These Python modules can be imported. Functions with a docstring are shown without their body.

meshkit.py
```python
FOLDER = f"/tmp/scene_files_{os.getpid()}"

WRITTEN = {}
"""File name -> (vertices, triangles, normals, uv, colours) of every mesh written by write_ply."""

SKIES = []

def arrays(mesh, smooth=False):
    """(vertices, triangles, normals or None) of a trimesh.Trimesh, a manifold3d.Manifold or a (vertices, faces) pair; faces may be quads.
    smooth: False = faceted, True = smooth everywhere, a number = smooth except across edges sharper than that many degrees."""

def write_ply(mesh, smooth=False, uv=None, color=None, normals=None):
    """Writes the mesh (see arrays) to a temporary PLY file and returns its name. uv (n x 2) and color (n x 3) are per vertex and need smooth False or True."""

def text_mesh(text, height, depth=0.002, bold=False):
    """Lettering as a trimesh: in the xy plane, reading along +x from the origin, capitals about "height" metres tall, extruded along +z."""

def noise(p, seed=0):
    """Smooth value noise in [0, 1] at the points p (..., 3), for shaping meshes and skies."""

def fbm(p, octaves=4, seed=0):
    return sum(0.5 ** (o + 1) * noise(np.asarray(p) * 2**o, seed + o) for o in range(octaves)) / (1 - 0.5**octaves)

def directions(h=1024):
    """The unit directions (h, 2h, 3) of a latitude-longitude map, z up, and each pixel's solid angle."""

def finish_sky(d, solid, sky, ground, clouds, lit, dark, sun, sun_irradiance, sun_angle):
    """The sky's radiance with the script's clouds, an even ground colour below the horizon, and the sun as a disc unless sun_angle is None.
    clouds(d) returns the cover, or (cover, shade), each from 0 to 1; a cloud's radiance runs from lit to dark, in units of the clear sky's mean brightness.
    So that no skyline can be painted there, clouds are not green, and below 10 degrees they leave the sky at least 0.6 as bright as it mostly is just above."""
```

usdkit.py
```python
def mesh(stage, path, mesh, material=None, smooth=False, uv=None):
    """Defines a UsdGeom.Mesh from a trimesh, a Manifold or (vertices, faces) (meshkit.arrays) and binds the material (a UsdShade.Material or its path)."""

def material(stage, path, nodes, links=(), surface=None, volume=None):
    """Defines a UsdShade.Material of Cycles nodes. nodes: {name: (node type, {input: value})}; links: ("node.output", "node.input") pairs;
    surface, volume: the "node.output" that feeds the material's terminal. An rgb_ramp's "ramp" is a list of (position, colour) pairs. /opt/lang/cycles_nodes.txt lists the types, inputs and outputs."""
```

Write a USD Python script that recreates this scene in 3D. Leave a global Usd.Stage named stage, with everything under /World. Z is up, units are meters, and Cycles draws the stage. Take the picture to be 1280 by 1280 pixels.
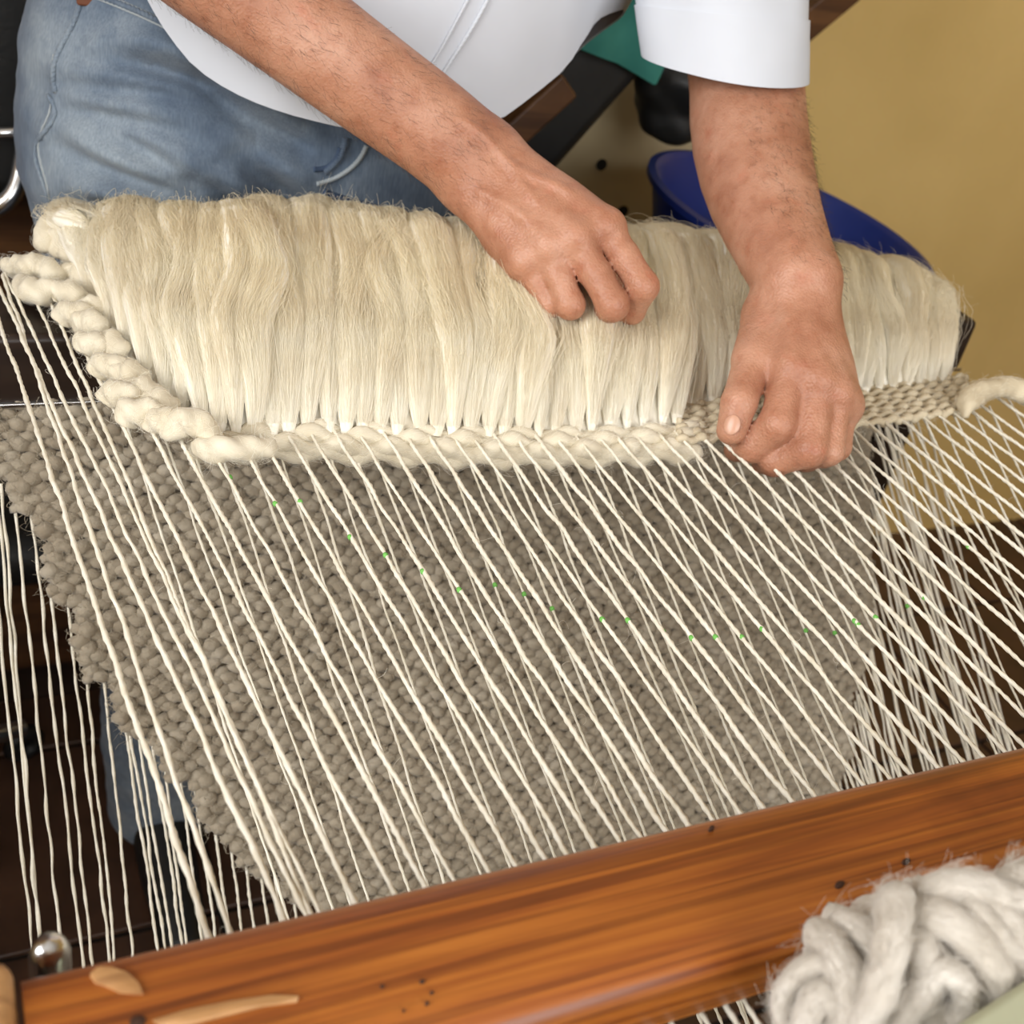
import math, random
import numpy as np, trimesh, manifold3d as m3
from scipy.interpolate import CubicSpline, PchipInterpolator
from scipy.spatial import cKDTree
import usdkit, meshkit
from pxr import Usd, UsdGeom, UsdLux, UsdShade, Gf, Sdf, Vt

stage = Usd.Stage.CreateInMemory()
UsdGeom.SetStageUpAxis(stage, 'Z'); UsdGeom.SetStageMetersPerUnit(stage, 1.0)
UsdGeom.Xform.Define(stage, '/World'); UsdGeom.Scope.Define(stage, '/World/Looks')
rng = np.random.default_rng(7); random.seed(7)
V = lambda *a: np.array(a, float)
unit = lambda v: np.asarray(v, float) / np.linalg.norm(v)

# ------------------------------------------------------------------ camera
EYE = V(0, 0, 1.29); FPX = 1459.0
R_ = unit([.9015, -.392, .182]); F_ = unit(V(.425, .725, -.542) - R_ * np.dot(R_, [.425, .725, -.542])); U_ = np.cross(R_, F_)
cam = UsdGeom.Camera.Define(stage, '/World/camera')
M = Gf.Matrix4d(*R_, 0, *U_, 0, *(-F_), 0, *EYE, 1)
cam.AddTransformOp().Set(M)
cam.CreateHorizontalApertureAttr(36.0); cam.CreateVerticalApertureAttr(36.0)
cam.CreateFocalLengthAttr(36.0 * FPX / 1280)
cam.CreateFStopAttr(11.0); cam.CreateFocusDistanceAttr(0.66)
cam.CreateClippingRangeAttr(Gf.Vec2f(0.02, 100))
cam.CreateExposureAttr(-0.6)

# ------------------------------------------------------------------ light: daylight from the open front and a window on the left
dome = UsdLux.DomeLight.Define(stage, '/World/sky'); dome.CreateIntensityAttr(0.5); dome.CreateColorAttr(Gf.Vec3f(.93, .97, 1.0))
def rect_light(name, pos, target, w, h, inten, col):
    l = UsdLux.RectLight.Define(stage, '/World/' + name); l.CreateWidthAttr(w); l.CreateHeightAttr(h); l.CreateIntensityAttr(inten); l.CreateColorAttr(Gf.Vec3f(*col))
    z = unit(V(*pos) - V(*target)); x = unit(np.cross([0, 0, 1], z)); y = np.cross(z, x)
    l.AddTransformOp().Set(Gf.Matrix4d(*x, 0, *y, 0, *z, 0, *pos, 1))
rect_light('window_daylight', (-1.95, -.25, 1.95), (0.6, .5, .95), 1.7, 1.3, 17.0, (.985, .99, 1.0))
rect_light('window_daylight_front', (.55, -1.95, 1.85), (.5, .6, .95), 2.3, 1.3, 9.0, (.985, .99, 1.0))

# ------------------------------------------------------------------ helpers
def ray(px, py): return R_ * (px - 640) + U_ * (640 - py) + F_ * FPX
def P(px, py, d): return EYE + ray(px, py) * (d / FPX)
def W(px, py, z=.9):
    r = ray(px, py); return EYE + r * ((z - EYE[2]) / r[2])
def onplane(px, py, p0, n):
    r = ray(px, py); return EYE + r * (np.dot(np.asarray(p0) - EYE, n) / np.dot(r, n))
def pix(p):
    d = np.asarray(p) - EYE; f = d @ F_
    return np.stack([640 + FPX * (d @ R_) / f, 640 - FPX * (d @ U_) / f], -1)

names = {}
def path_of(parent, name):
    base = (parent or '/World') + '/' + name
    k = names.get(base, 0); names[base] = k + 1
    return base if k == 0 else f'{base}_{k:03d}'
def tag(prim, label=None, cat=None, group=None, kind=None):
    for k, v in (('label', label), ('category', cat), ('group', group), ('kind', kind)):
        if v: prim.SetCustomDataByKey(k, v)
def obj(name, mesh, mat, parent=None, smooth=40, **t):
    p = path_of(parent, name)
    m = usdkit.mesh(stage, p, mesh, mat, smooth=smooth); m.CreateDoubleSidedAttr(True)
    tag(m.GetPrim(), **t); return p
def xf(name, **t):
    p = path_of(None, name); x = UsdGeom.Xform.Define(stage, p); tag(x.GetPrim(), **t); return p
def curves(name, pts, widths, mat, parent=None, **t):
    """pts: list of (n,3) arrays"""
    p = path_of(parent, name); c = UsdGeom.BasisCurves.Define(stage, p)
    c.CreateTypeAttr('cubic'); c.CreateBasisAttr('catmullRom'); c.CreateWrapAttr('pinned')
    c.CreatePointsAttr(Vt.Vec3fArray.FromNumpy(np.vstack(pts).astype(np.float32)))
    c.CreateCurveVertexCountsAttr(Vt.IntArray.FromNumpy(np.array([len(q) for q in pts], np.int32)))
    w = np.concatenate([np.broadcast_to(np.asarray(a, float), (len(q),)) for a, q in zip(widths, pts)])
    c.CreateWidthsAttr(Vt.FloatArray.FromNumpy(w.astype(np.float32))); c.SetWidthsInterpolation('vertex')
    UsdShade.MaterialBindingAPI.Apply(c.GetPrim()).Bind(mat); tag(c.GetPrim(), **t); return p

def cat(ms): return trimesh.util.concatenate(ms)
def box(c, s, bev=.004, rot=None):
    s = np.asarray(s, float); b = min(bev, s.min() * .45)
    q = m3.Manifold.cube(list(s - 2 * b), True)
    if b > 0:
        sp = m3.Manifold.sphere(b, 12)
        h = m3.Manifold.batch_hull([sp.translate([float(x), float(y), float(z)]) for x in ((s[0]/2-b), -(s[0]/2-b)) for y in ((s[1]/2-b), -(s[1]/2-b)) for z in ((s[2]/2-b), -(s[2]/2-b))])
    else: h = q
    t = h.to_mesh(); m = trimesh.Trimesh(t.vert_properties[:, :3], t.tri_verts, process=False)
    if rot is not None: m.apply_transform(rot)
    m.apply_translation(c); return m
def rotm(a, ax): return trimesh.transformations.rotation_matrix(a, ax)

def frames(pts):
    t = np.gradient(pts, axis=0); t /= np.linalg.norm(t, axis=1, keepdims=True) + 1e-12
    n = np.zeros_like(t); a = V(0, 0, 1) if abs(t[0, 2]) < .9 else V(1, 0, 0)
    n[0] = unit(a - t[0] * (a @ t[0]))
    for i in range(1, len(t)):
        v = n[i-1] - t[i] * (n[i-1] @ t[i]); n[i] = v / (np.linalg.norm(v) + 1e-12)
    return t, n, np.cross(t, n)
def tube(pts, rad, sides=8, twist=None, lobes=0., flat=None, cap=True):
    """swept tube; rad scalar / per point; lobes: two-ply relief turning by twist (rad per point)"""
    pts = np.asarray(pts, float); N = len(pts); rad = np.broadcast_to(np.asarray(rad, float), (N,))
    t, n, b = frames(pts); th = np.arange(sides) * 2 * np.pi / sides
    ph = np.zeros(N) if twist is None else twist
    rr = rad[:, None] * (1 + lobes * np.cos(2 * (th[None] - ph[:, None])))
    cx, cy = np.cos(th)[None] * rr, np.sin(th)[None] * rr
    if flat is not None: cx = cx * flat
    v = pts[:, None] + n[:, None] * cx[..., None] + b[:, None] * cy[..., None]
    i = np.arange(N - 1)[:, None]; j = np.arange(sides)[None]; j2 = (j + 1) % sides
    q = np.stack([np.broadcast_to(x, (N-1, sides)) for x in (i*sides+j, i*sides+j2, (i+1)*sides+j2, (i+1)*sides+j)], -1).reshape(-1, 4)
    f = np.vstack([q[:, [0, 2, 1]], q[:, [0, 3, 2]]])
    v = v.reshape(-1, 3)
    if cap:
        c0, c1 = len(v), len(v) + 1; v = np.vstack([v, pts[:1], pts[-1:]]); k = np.arange(sides); k2 = (k + 1) % sides
        f = np.vstack([f, np.stack([np.full(sides, c0), k, k2], 1), np.stack([np.full(sides, c1), (N-1)*sides+k2, (N-1)*sides+k], 1)])
    return trimesh.Trimesh(v, f[:, ::-1], process=False)
def spline(pts, n):
    pts = np.asarray(pts, float); s = np.r_[0, np.cumsum(np.linalg.norm(np.diff(pts, axis=0), axis=1))]
    return CubicSpline(s, pts)(np.linspace(0, s[-1], n))
def lathe(prof, sides=48):
    prof = np.asarray(prof, float); th = np.arange(sides) * 2 * np.pi / sides; N = len(prof)
    v = np.stack([prof[:, 0, None] * np.cos(th), prof[:, 0, None] * np.sin(th), np.broadcast_to(prof[:, 1, None], (N, sides))], -1).reshape(-1, 3)
    i = np.arange(N - 1)[:, None]; j = np.arange(sides)[None]; j2 = (j + 1) % sides
    q = np.stack([np.broadcast_to(x, (N-1, sides)) for x in (i*sides+j, i*sides+j2, (i+1)*sides+j2, (i+1)*sides+j)], -1).reshape(-1, 4)
    return trimesh.Trimesh(v, np.vstack([q[:, [0, 1, 2]], q[:, [0, 2, 3]]]), process=False)
def to_frame(mesh, origin, x, z):
    z = unit(z); x = unit(np.asarray(x) - z * np.dot(x, z)); y = np.cross(z, x)
    T = np.eye(4); T[:3, 0], T[:3, 1], T[:3, 2], T[:3, 3] = x, y, z, origin
    m = mesh.copy(); m.apply_transform(T); return m

# ------------------------------------------------------------------ materials
def mat(name, nodes, links, surface='p.BSDF'):
    return usdkit.material(stage, '/World/Looks/' + name, nodes, links, surface=surface)
def noisy(name, stops, scale=8, detail=6, rough=.6, stretch=None, bump=0., bscale=None, bstretch=None, dist=.002, pr=None, rot=(0, 0, 0), distortion=0.):
    nd = {'g': ('geometry', {}), 'mp': ('mapping', {'scale': stretch or (1, 1, 1), 'rotation': rot}), 'n': ('noise_texture', {'scale': scale, 'detail': detail, 'distortion': distortion}),
          'r': ('rgb_ramp', {'ramp': stops}), 'p': ('principled_bsdf', {'roughness': rough, **(pr or {})})}
    lk = [('g.position', 'mp.vector'), ('mp.vector', 'n.vector'), ('n.fac', 'r.fac'), ('r.color', 'p.base_color')]
    if bump:
        nd['mb'] = ('mapping', {'scale': bstretch or (1, 1, 1), 'rotation': rot}); nd['nb'] = ('noise_texture', {'scale': bscale or scale * 6, 'detail': 4}); nd['b'] = ('bump', {'strength': bump, 'distance': dist})
        lk += [('g.position', 'mb.vector'), ('mb.vector', 'nb.vector'), ('nb.fac', 'b.height'), ('b.normal', 'p.normal')]
    return mat(name, nd, lk)
def plain(name, col, rough=.5, **pr): return mat(name, {'p': ('principled_bsdf', {'base_color': col, 'roughness': rough, **pr})}, [])

M_fleece = noisy('cream_fleece', [(0.25, (.82, .75, .61)), (.55, (.90, .85, .73)), (.8, (.94, .91, .82))], scale=16, rough=.75, bump=.3, bscale=260, bstretch=(1, .25, .4), dist=.002, pr={'sheen_weight': .25, 'sheen_roughness': .5})
M_fiber = mat('fleece_fiber', {'g': ('geometry', {}), 'n': ('noise_texture', {'scale': 20, 'detail': 5}), 'r': ('rgb_ramp', {'ramp': [(.25, (.86, .79, .65)), (.55, (.94, .90, .79)), (.8, (.97, .95, .89))]}),
    'x': ('separate_xyz', {}), 'mr': ('map_range', {'from_min': .915, 'from_max': .968, 'clamp': True}), 'ty': ('mix_color', {'blend_type': 'multiply', 'b': (.95, .91, .80)}),
    'd': ('diffuse_bsdf', {}), 't': ('translucent_bsdf', {}), 'm': ('mix_closure', {'fac': .35})}, [('g.position', 'n.vector'), ('n.fac', 'r.fac'), ('g.position', 'x.vector'), ('x.z', 'mr.value'), ('mr.result', 'ty.fac'), ('r.color', 'ty.a'), ('ty.result', 'd.color'), ('ty.result', 't.color'), ('d.BSDF', 'm.closure1'), ('t.BSDF', 'm.closure2')], surface='m.closure')
M_yarn = noisy('cream_yarn', [(.3, (.62, .54, .39)), (.7, (.76, .69, .54))], scale=60, rough=.85, bump=.35, bscale=900, dist=.0006, pr={'sheen_weight': .2})
M_warp = noisy('warp_cotton', [(.3, (.74, .67, .52)), (.7, (.90, .85, .73))], scale=90, rough=.85, bump=.3, bscale=1500, dist=.0004)
M_green = plain('green_ink', (.18, .50, .10), .8)
M_grey = noisy('greige_wool', [(.25, (.28, .225, .155)), (.55, (.38, .32, .235)), (.8, (.48, .42, .33))], scale=45, rough=.95, bump=.5, bscale=500, dist=.0012, pr={'sheen_weight': .2})
M_gfuzz = plain('greige_fuzz', (.42, .36, .27), .95)
M_band = noisy('beige_weft', [(.25, (.50, .41, .27)), (.6, (.62, .53, .37)), (.85, (.70, .62, .47))], scale=60, rough=.9, bump=.4, bscale=700, dist=.001)
M_roving = noisy('white_roving', [(.3, (.50, .445, .37)), (.7, (.63, .58, .51))], scale=40, rough=.9, bump=.45, bscale=420, dist=.0015, pr={'sheen_weight': .3})

_b0, _b1 = W(0, 1210, .943), W(1280, 920, .943); BYAW = math.atan2(_b1[1] - _b0[1], _b1[0] - _b0[0])
def wood(name, stops, scale, stretch, rough, bump=.15, rot=(0, 0, 0), coat=0.):
    nd = {'g': ('geometry', {}), 'mp': ('mapping', {'scale': stretch, 'rotation': rot}), 'n': ('noise_texture', {'scale': scale, 'detail': 7, 'roughness': .6, 'distortion': .6}),
          'mp2': ('mapping', {'scale': (stretch[0] * .35, stretch[1], stretch[2]), 'rotation': rot}), 'n2': ('noise_texture', {'scale': scale * 3.2, 'detail': 3}),
          'n3': ('noise_texture', {'scale': 7, 'detail': 5, 'roughness': .65}), 'r': ('rgb_ramp', {'ramp': stops}), 'r2': ('rgb_ramp', {'ramp': [(.40, (.55, .48, .45)), (.52, (1, 1, 1))]}), 'r3': ('rgb_ramp', {'ramp': [(.33, (.62, .55, .5)), (.5, (1, 1, 1))]}),
          'm': ('mix_color', {'blend_type': 'multiply', 'fac': .75}), 'm2': ('mix_color', {'blend_type': 'multiply', 'fac': .7}),
          'b': ('bump', {'strength': bump, 'distance': .001}), 'p': ('principled_bsdf', {'roughness': rough, 'coat_weight': coat, 'coat_roughness': .25})}
    lk = [('g.position', 'mp.vector'), ('g.position', 'mp2.vector'), ('mp.vector', 'n.vector'), ('mp2.vector', 'n2.vector'), ('g.position', 'n3.vector'), ('n.fac', 'r.fac'), ('n2.fac', 'r2.fac'), ('n3.fac', 'r3.fac'),
          ('r.color', 'm.a'), ('r2.color', 'm.b'), ('m.result', 'm2.a'), ('r3.color', 'm2.b'), ('m2.result', 'p.base_color'), ('n2.fac', 'b.height'), ('b.normal', 'p.normal')]
    return mat(name, nd, lk)
M_beam = wood('orange_varnished_pine', [(.28, (.12, .028, .006)), (.42, (.28, .072, .010)), (.55, (.40, .122, .016)), (.72, (.52, .185, .028))], 95, (.035, 1, 1), .42, coat=.25, rot=(0, 0, -BYAW))
M_worn = wood('bare_worn_pine', [(.3, (.40, .19, .065)), (.7, (.55, .31, .13))], 30, (.15, 1.3, 1.3), .5)
M_dark = wood('dark_stained_wood', [(.3, (.012, .007, .005)), (.6, (.035, .019, .012)), (.8, (.055, .03, .018))], 18, (.1, 1, 1), .45)
M_brown = wood('brown_wood', [(.3, (.07, .028, .010)), (.6, (.14, .06, .02)), (.8, (.20, .09, .03))], 18, (.15, 1, 1), .5)
M_tile = noisy('brown_floor_tile', [(.3, (.040, .020, .012)), (.6, (.085, .040, .022)), (.85, (.13, .065, .036))], scale=9, rough=.45, bump=.1, bscale=60)
M_tile2 = noisy('brown_floor_tile_pale', [(.3, (.055, .028, .016)), (.6, (.10, .050, .028)), (.85, (.15, .078, .043))], scale=11, rough=.45, bump=.1, bscale=60)
M_grout = plain('grout', (.018, .013, .010), .95)
M_wall = noisy('yellow_plaster', [(.3, (.60, .415, .145)), (.6, (.68, .48, .18)), (.8, (.74, .53, .21))], scale=3, rough=.85, bump=.15, bscale=90, dist=.004)
M_white = plain('white_paint', (.75, .73, .70), .6)
M_steel = plain('polished_steel', (.72, .72, .72), .22, metallic=1.0)
M_black = noisy('black_leatherette', [(.3, (.006, .006, .006)), (.8, (.016, .016, .015))], scale=12, rough=.5, bump=.2, bscale=180)
M_blue = plain('blue_plastic', (.005, .020, .16), .45)
M_board = noisy('beige_board', [(.3, (.44, .36, .215)), (.8, (.54, .45, .285))], scale=5, rough=.8)
M_teal = noisy('teal_cloth', [(.3, (.025, .17, .14)), (.8, (.06, .28, .23))], scale=14, rough=.9)
M_palegreen = noisy('pale_green_paint', [(.3, (.44, .45, .31)), (.8, (.52, .53, .38))], scale=6, rough=.6)
M_pit = plain('dark_pit', (.045, .016, .006), .8)
M_hole = plain('dark_hole', (.01, .009, .008), .9)

def skin_mat():
    nd = {'g': ('geometry', {}), 'n1': ('noise_texture', {'scale': 18, 'detail': 5, 'roughness': .6}), 'n2': ('noise_texture', {'scale': 95, 'detail': 4}), 'n3': ('noise_texture', {'scale': 45, 'detail': 2}),
          'r': ('rgb_ramp', {'ramp': [(.28, (.31, .122, .066)), (.5, (.435, .205, .122)), (.72, (.55, .30, .20))]}),
          'r2': ('rgb_ramp', {'ramp': [(.30, (.80, .66, .58)), (.48, (1, 1, 1))]}), 'r3': ('rgb_ramp', {'ramp': [(.62, (1, 1, 1)), (.78, (1.0, .80, .76))]}),
          'm': ('mix_color', {'blend_type': 'multiply', 'fac': .55}), 'm2': ('mix_color', {'blend_type': 'multiply', 'fac': .8}),
          'v': ('voronoi_texture', {'scale': 520}), 'n4': ('noise_texture', {'scale': 170, 'detail': 5}), 'ad': ('math', {'math_type': 'add'}), 'b': ('bump', {'strength': .35, 'distance': .0012}),
          'p': ('principled_bsdf', {'roughness': .46, 'specular_ior_level': .42, 'subsurface_weight': .12, 'subsurface_scale': .004, 'subsurface_radius': (1, .35, .2)})}
    lk = [('g.position', f'{n}.vector') for n in ('n1', 'n2', 'n3', 'v', 'n4')] + [('n1.fac', 'r.fac'), ('n2.fac', 'r2.fac'), ('n3.fac', 'r3.fac'), ('r.color', 'm.a'), ('r2.color', 'm.b'),
          ('m.result', 'm2.a'), ('r3.color', 'm2.b'), ('m2.result', 'p.base_color'), ('v.distance', 'ad.value1'), ('n4.fac', 'ad.value2'), ('ad.value', 'b.height'), ('b.normal', 'p.normal')]
    return mat('skin', nd, lk)
M_skin = skin_mat()
M_nail = plain('nail', (.55, .30, .20), .32)
M_hair = plain('dark_hair', (.035, .022, .015), .5)
M_denim = mat('washed_denim', {'g': ('geometry', {}), 'n': ('noise_texture', {'scale': 7, 'detail': 6, 'roughness': .6}), 'r': ('rgb_ramp', {'ramp': [(.32, (.042, .064, .105)), (.5, (.110, .148, .200)), (.66, (.24, .285, .325))]}),
    'mp': ('mapping', {'scale': (1, 1, .12)}), 'n2': ('noise_texture', {'scale': 700, 'detail': 2}), 'r2': ('rgb_ramp', {'ramp': [(.3, (.72, .74, .78)), (.7, (1.15, 1.13, 1.1))]}), 'm': ('mix_color', {'blend_type': 'multiply', 'fac': .8, 'use_clamp': False}),
    'b': ('bump', {'strength': .3, 'distance': .0008}), 'p': ('principled_bsdf', {'roughness': .9, 'sheen_weight': .15})},
    [('g.position', 'n.vector'), ('n.fac', 'r.fac'), ('g.position', 'mp.vector'), ('mp.vector', 'n2.vector'), ('n2.fac', 'r2.fac'), ('r.color', 'm.a'), ('r2.color', 'm.b'), ('m.result', 'p.base_color'), ('n2.fac', 'b.height'), ('b.normal', 'p.normal')])
M_stitch = plain('pale_denim_thread', (.34, .37, .38), .9)
M_denimd = plain('dark_denim', (.045, .07, .12), .9)
M_shirt = noisy('white_shirt_cotton', [(.3, (.53, .55, .59)), (.7, (.60, .62, .66))], scale=5, rough=.85, bump=.12, bscale=900, dist=.0005)
M_leather = plain('brown_leather', (.16, .05, .02), .5)

# ------------------------------------------------------------------ setting
FL = xf('floor', kind='structure')
obj('floor_base', box((.8, .6, -.03), (5.2, 5.2, .05), 0), M_grout, FL)
ts = .33
for i in range(-3, 9):
    for j in range(0, 9):
        cx, cy = i * ts + .09, j * ts - .55
        obj('floor_tile', box((cx, cy, -.004), (ts - .008, ts - .008, .012), .003), M_tile if (i * 7 + j * 3) % 5 < 3 else M_tile2, FL)
YB = 1.52
obj('wall_back', box((.9, YB + .06, 1.4), (5.0, .12, 2.9), 0), M_wall, kind='structure')
obj('wall_right', box((3.2, .2, 1.4), (.12, 3.2, 2.9), 0), M_wall, kind='structure')
wl = [box((-1.7, 1.2, 1.4), (.12, 1.1, 2.9), 0), box((-1.7, -.25, .55), (.12, 1.8, 1.2), 0), box((-1.7, -.25, 2.72), (.12, 1.8, .26), 0), box((-1.7, -1.3, 1.4), (.12, .3, 2.9), 0)]
obj('wall_left', cat(wl), M_wall, kind='structure')
YF = -1.62
obj('wall_front', cat([box((.75, YF, .5), (5.0, .12, 1.1), 0), box((.75, YF, 2.7), (5.0, .12, .3), 0), box((-1.2, YF, 1.8), (1.1, .12, 1.6), 0), box((2.5, YF, 1.8), (1.5, .12, 1.6), 0)]), M_wall, kind='structure')
obj('ceiling', box((.9, .2, 2.9), (5.2, 3.4, .1), 0), M_white, kind='structure')
WN = xf('window_1', kind='structure')
for y in (-1.13, -.25, .63): obj('window_frame', box((-1.7, y, 1.87), (.07, .05, 1.44), .004), M_white, WN)
for z in (1.17, 2.57): obj('window_frame', box((-1.7, -.25, z), (.07, 1.8, .05), .004), M_white, WN)
WF = xf('window_2', kind='structure')
for x in (-.64, .55, 1.74): obj('window_frame', box((x, YF, 1.8), (.05, .07, 1.5), .004), M_white, WF)
for z in (1.07, 2.53): obj('window_frame', box((.55, YF, z), (2.4, .07, .05), .004), M_white, WF)
M_glass = mat('window_glass', {'t': ('transparent_bsdf', {}), 'gl': ('glossy_bsdf', {'roughness': .02}), 'f': ('fresnel', {'IOR': 1.45}), 'm': ('mix_closure', {})}, [('f.fac', 'm.fac'), ('t.BSDF', 'm.closure1'), ('gl.BSDF', 'm.closure2')], surface='m.closure')
for y in (-.69, .19): obj('window_pane', box((-1.7, y, 1.87), (.005, .84, 1.36), 0), M_glass, WN)

for x in (-.045, 1.145): obj('window_pane', box((x, YF, 1.8), (1.14, .005, 1.42), 0), M_glass, WF)

# ------------------------------------------------------------------ loom
Z0 = .9                                   # warp plane
LOOM = xf('loom', label='wooden floor loom with orange varnished front beam and dark rear rail', cat='loom')
bz = .943
b0, b1 = W(0, 1210, bz), W(1280, 920, bz)            # far top edge of the beam
bd = unit(b1 - b0); bd[2] = 0; bd = unit(bd); bn = V(bd[1], -bd[0], 0)      # towards the camera
BW, BH = .066, .041
sec = []
for k in range(36):                          # rounded section, x along bn, y up
    a = 2 * np.pi * k / 36; c, s = math.cos(a), math.sin(a); e = .5
    sec.append((BW / 2 * (1 + math.copysign(abs(c) ** e, c)), -BH / 2 + BH / 2 * math.copysign(abs(s) ** e, s)))
sec = np.array(sec)
L0, L1 = -.02, 1.05
bl = W(24, 1205, bz); s0 = (bl - b0) @ bd
N = 60; ss = np.linspace(s0, L1, N)
wob = .0006 * (meshkit.fbm(np.stack([ss * 9, 0 * ss, 0 * ss], -1), 3) - .5)
v = (b0 + bd * ss[:, None])[:, None] + bn * sec[None, :, :1] + V(0, 0, 1) * (sec[None, :, 1:] + wob[:, None, None])
def loft(v, close=True):
    N, S = v.shape[:2]; i = np.arange(N - 1)[:, None]; j = np.arange(S if close else S - 1)[None]; j2 = (j + 1) % S
    q = np.stack([np.broadcast_to(x, (N-1, j.shape[1])) for x in (i*S+j, i*S+j2, (i+1)*S+j2, (i+1)*S+j)], -1).reshape(-1, 4)
    vv = v.reshape(-1, 3); f = np.vstack([q[:, [0, 1, 2]], q[:, [0, 2, 3]]])
    if close:
        a, b = len(vv), len(vv) + 1; vv = np.vstack([vv, v[0].mean(0), v[-1].mean(0)]); k = np.arange(S); k2 = (k + 1) % S
        f = np.vstack([f, np.stack([np.full(S, a), k2, k], 1), np.stack([np.full(S, b), (N-1)*S+k, (N-1)*S+k2], 1)])
    m = trimesh.Trimesh(vv, f, process=False); m.fix_normals(); return m
BEAM = obj('front_beam', loft(v), M_beam, LOOM, label='orange varnished pine front beam with worn grain')
obj('end_block', box(b0 + bd * (s0 - .032) + bn * .036 + V(0, 0, -.0195), (.06, .078, .046), .006, rotm(math.atan2(bd[1], bd[0]), [0, 0, 1])), M_worn, LOOM, label='pale bare wood block capping the left beam end')
# worn pale chips in the beam surface
def chip(pxs, name):
    pts = np.array([W(x, y, bz + .0006) for x, y in pxs]); c = pts.mean(0)
    top = pts.copy(); prof = [c + (pts - c) * k + V(0, 0, h) for k, h in ((1.0, -.006), (.97, .0), (.6, .0003), (.02, .0004))]
    obj(name, loft(np.array(prof), True), M_worn, BEAM)
def ell(cx, cy, a, b, ang, n=24):
    t = np.arange(n) * 2 * np.pi / n; c, s = math.cos(ang), math.sin(ang)
    return [(cx + a * math.cos(k) * c - b * math.sin(k) * s, cy + a * math.cos(k) * s + b * math.sin(k) * c) for k in t]
chip([(112, 1216), (122, 1208), (140, 1208), (160, 1215), (174, 1228), (180, 1242), (168, 1242), (150, 1240), (134, 1232), (118, 1226)], 'worn_chip'); chip([(188, 1275), (230, 1262), (290, 1250), (340, 1243), (376, 1244), (374, 1251), (330, 1257), (270, 1272), (230, 1282), (200, 1284)], 'worn_chip')
for x, y, r in ((172, 1276, 12), (478, 1232, 3), (528, 1226, 4), (540, 1240, 3), (534, 1253, 3), (505, 1262, 2), (1133, 1076, 6), (1050, 1105, 7), (890, 1034, 4)):
    chip(ell(x, y, r * .9, r * .6, -.3, 10), 'nail_pit')
for p in stage.GetPrimAtPath(BEAM).GetChildren():
    if p.GetName().startswith('nail_pit'): UsdShade.MaterialBindingAPI.Apply(p).Bind(M_pit)
# bolt at the left end of the beam
bp = W(63, 1198, .917); obj('bolt', lathe([(0, .0072), (.0035, .0064), (.0058, .004), (.007, 0), (.007, -.014), (0, -.014)], 20).apply_translation(bp + V(0, .003, -.001)), M_steel, LOOM, label='domed steel bolt head')
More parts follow.
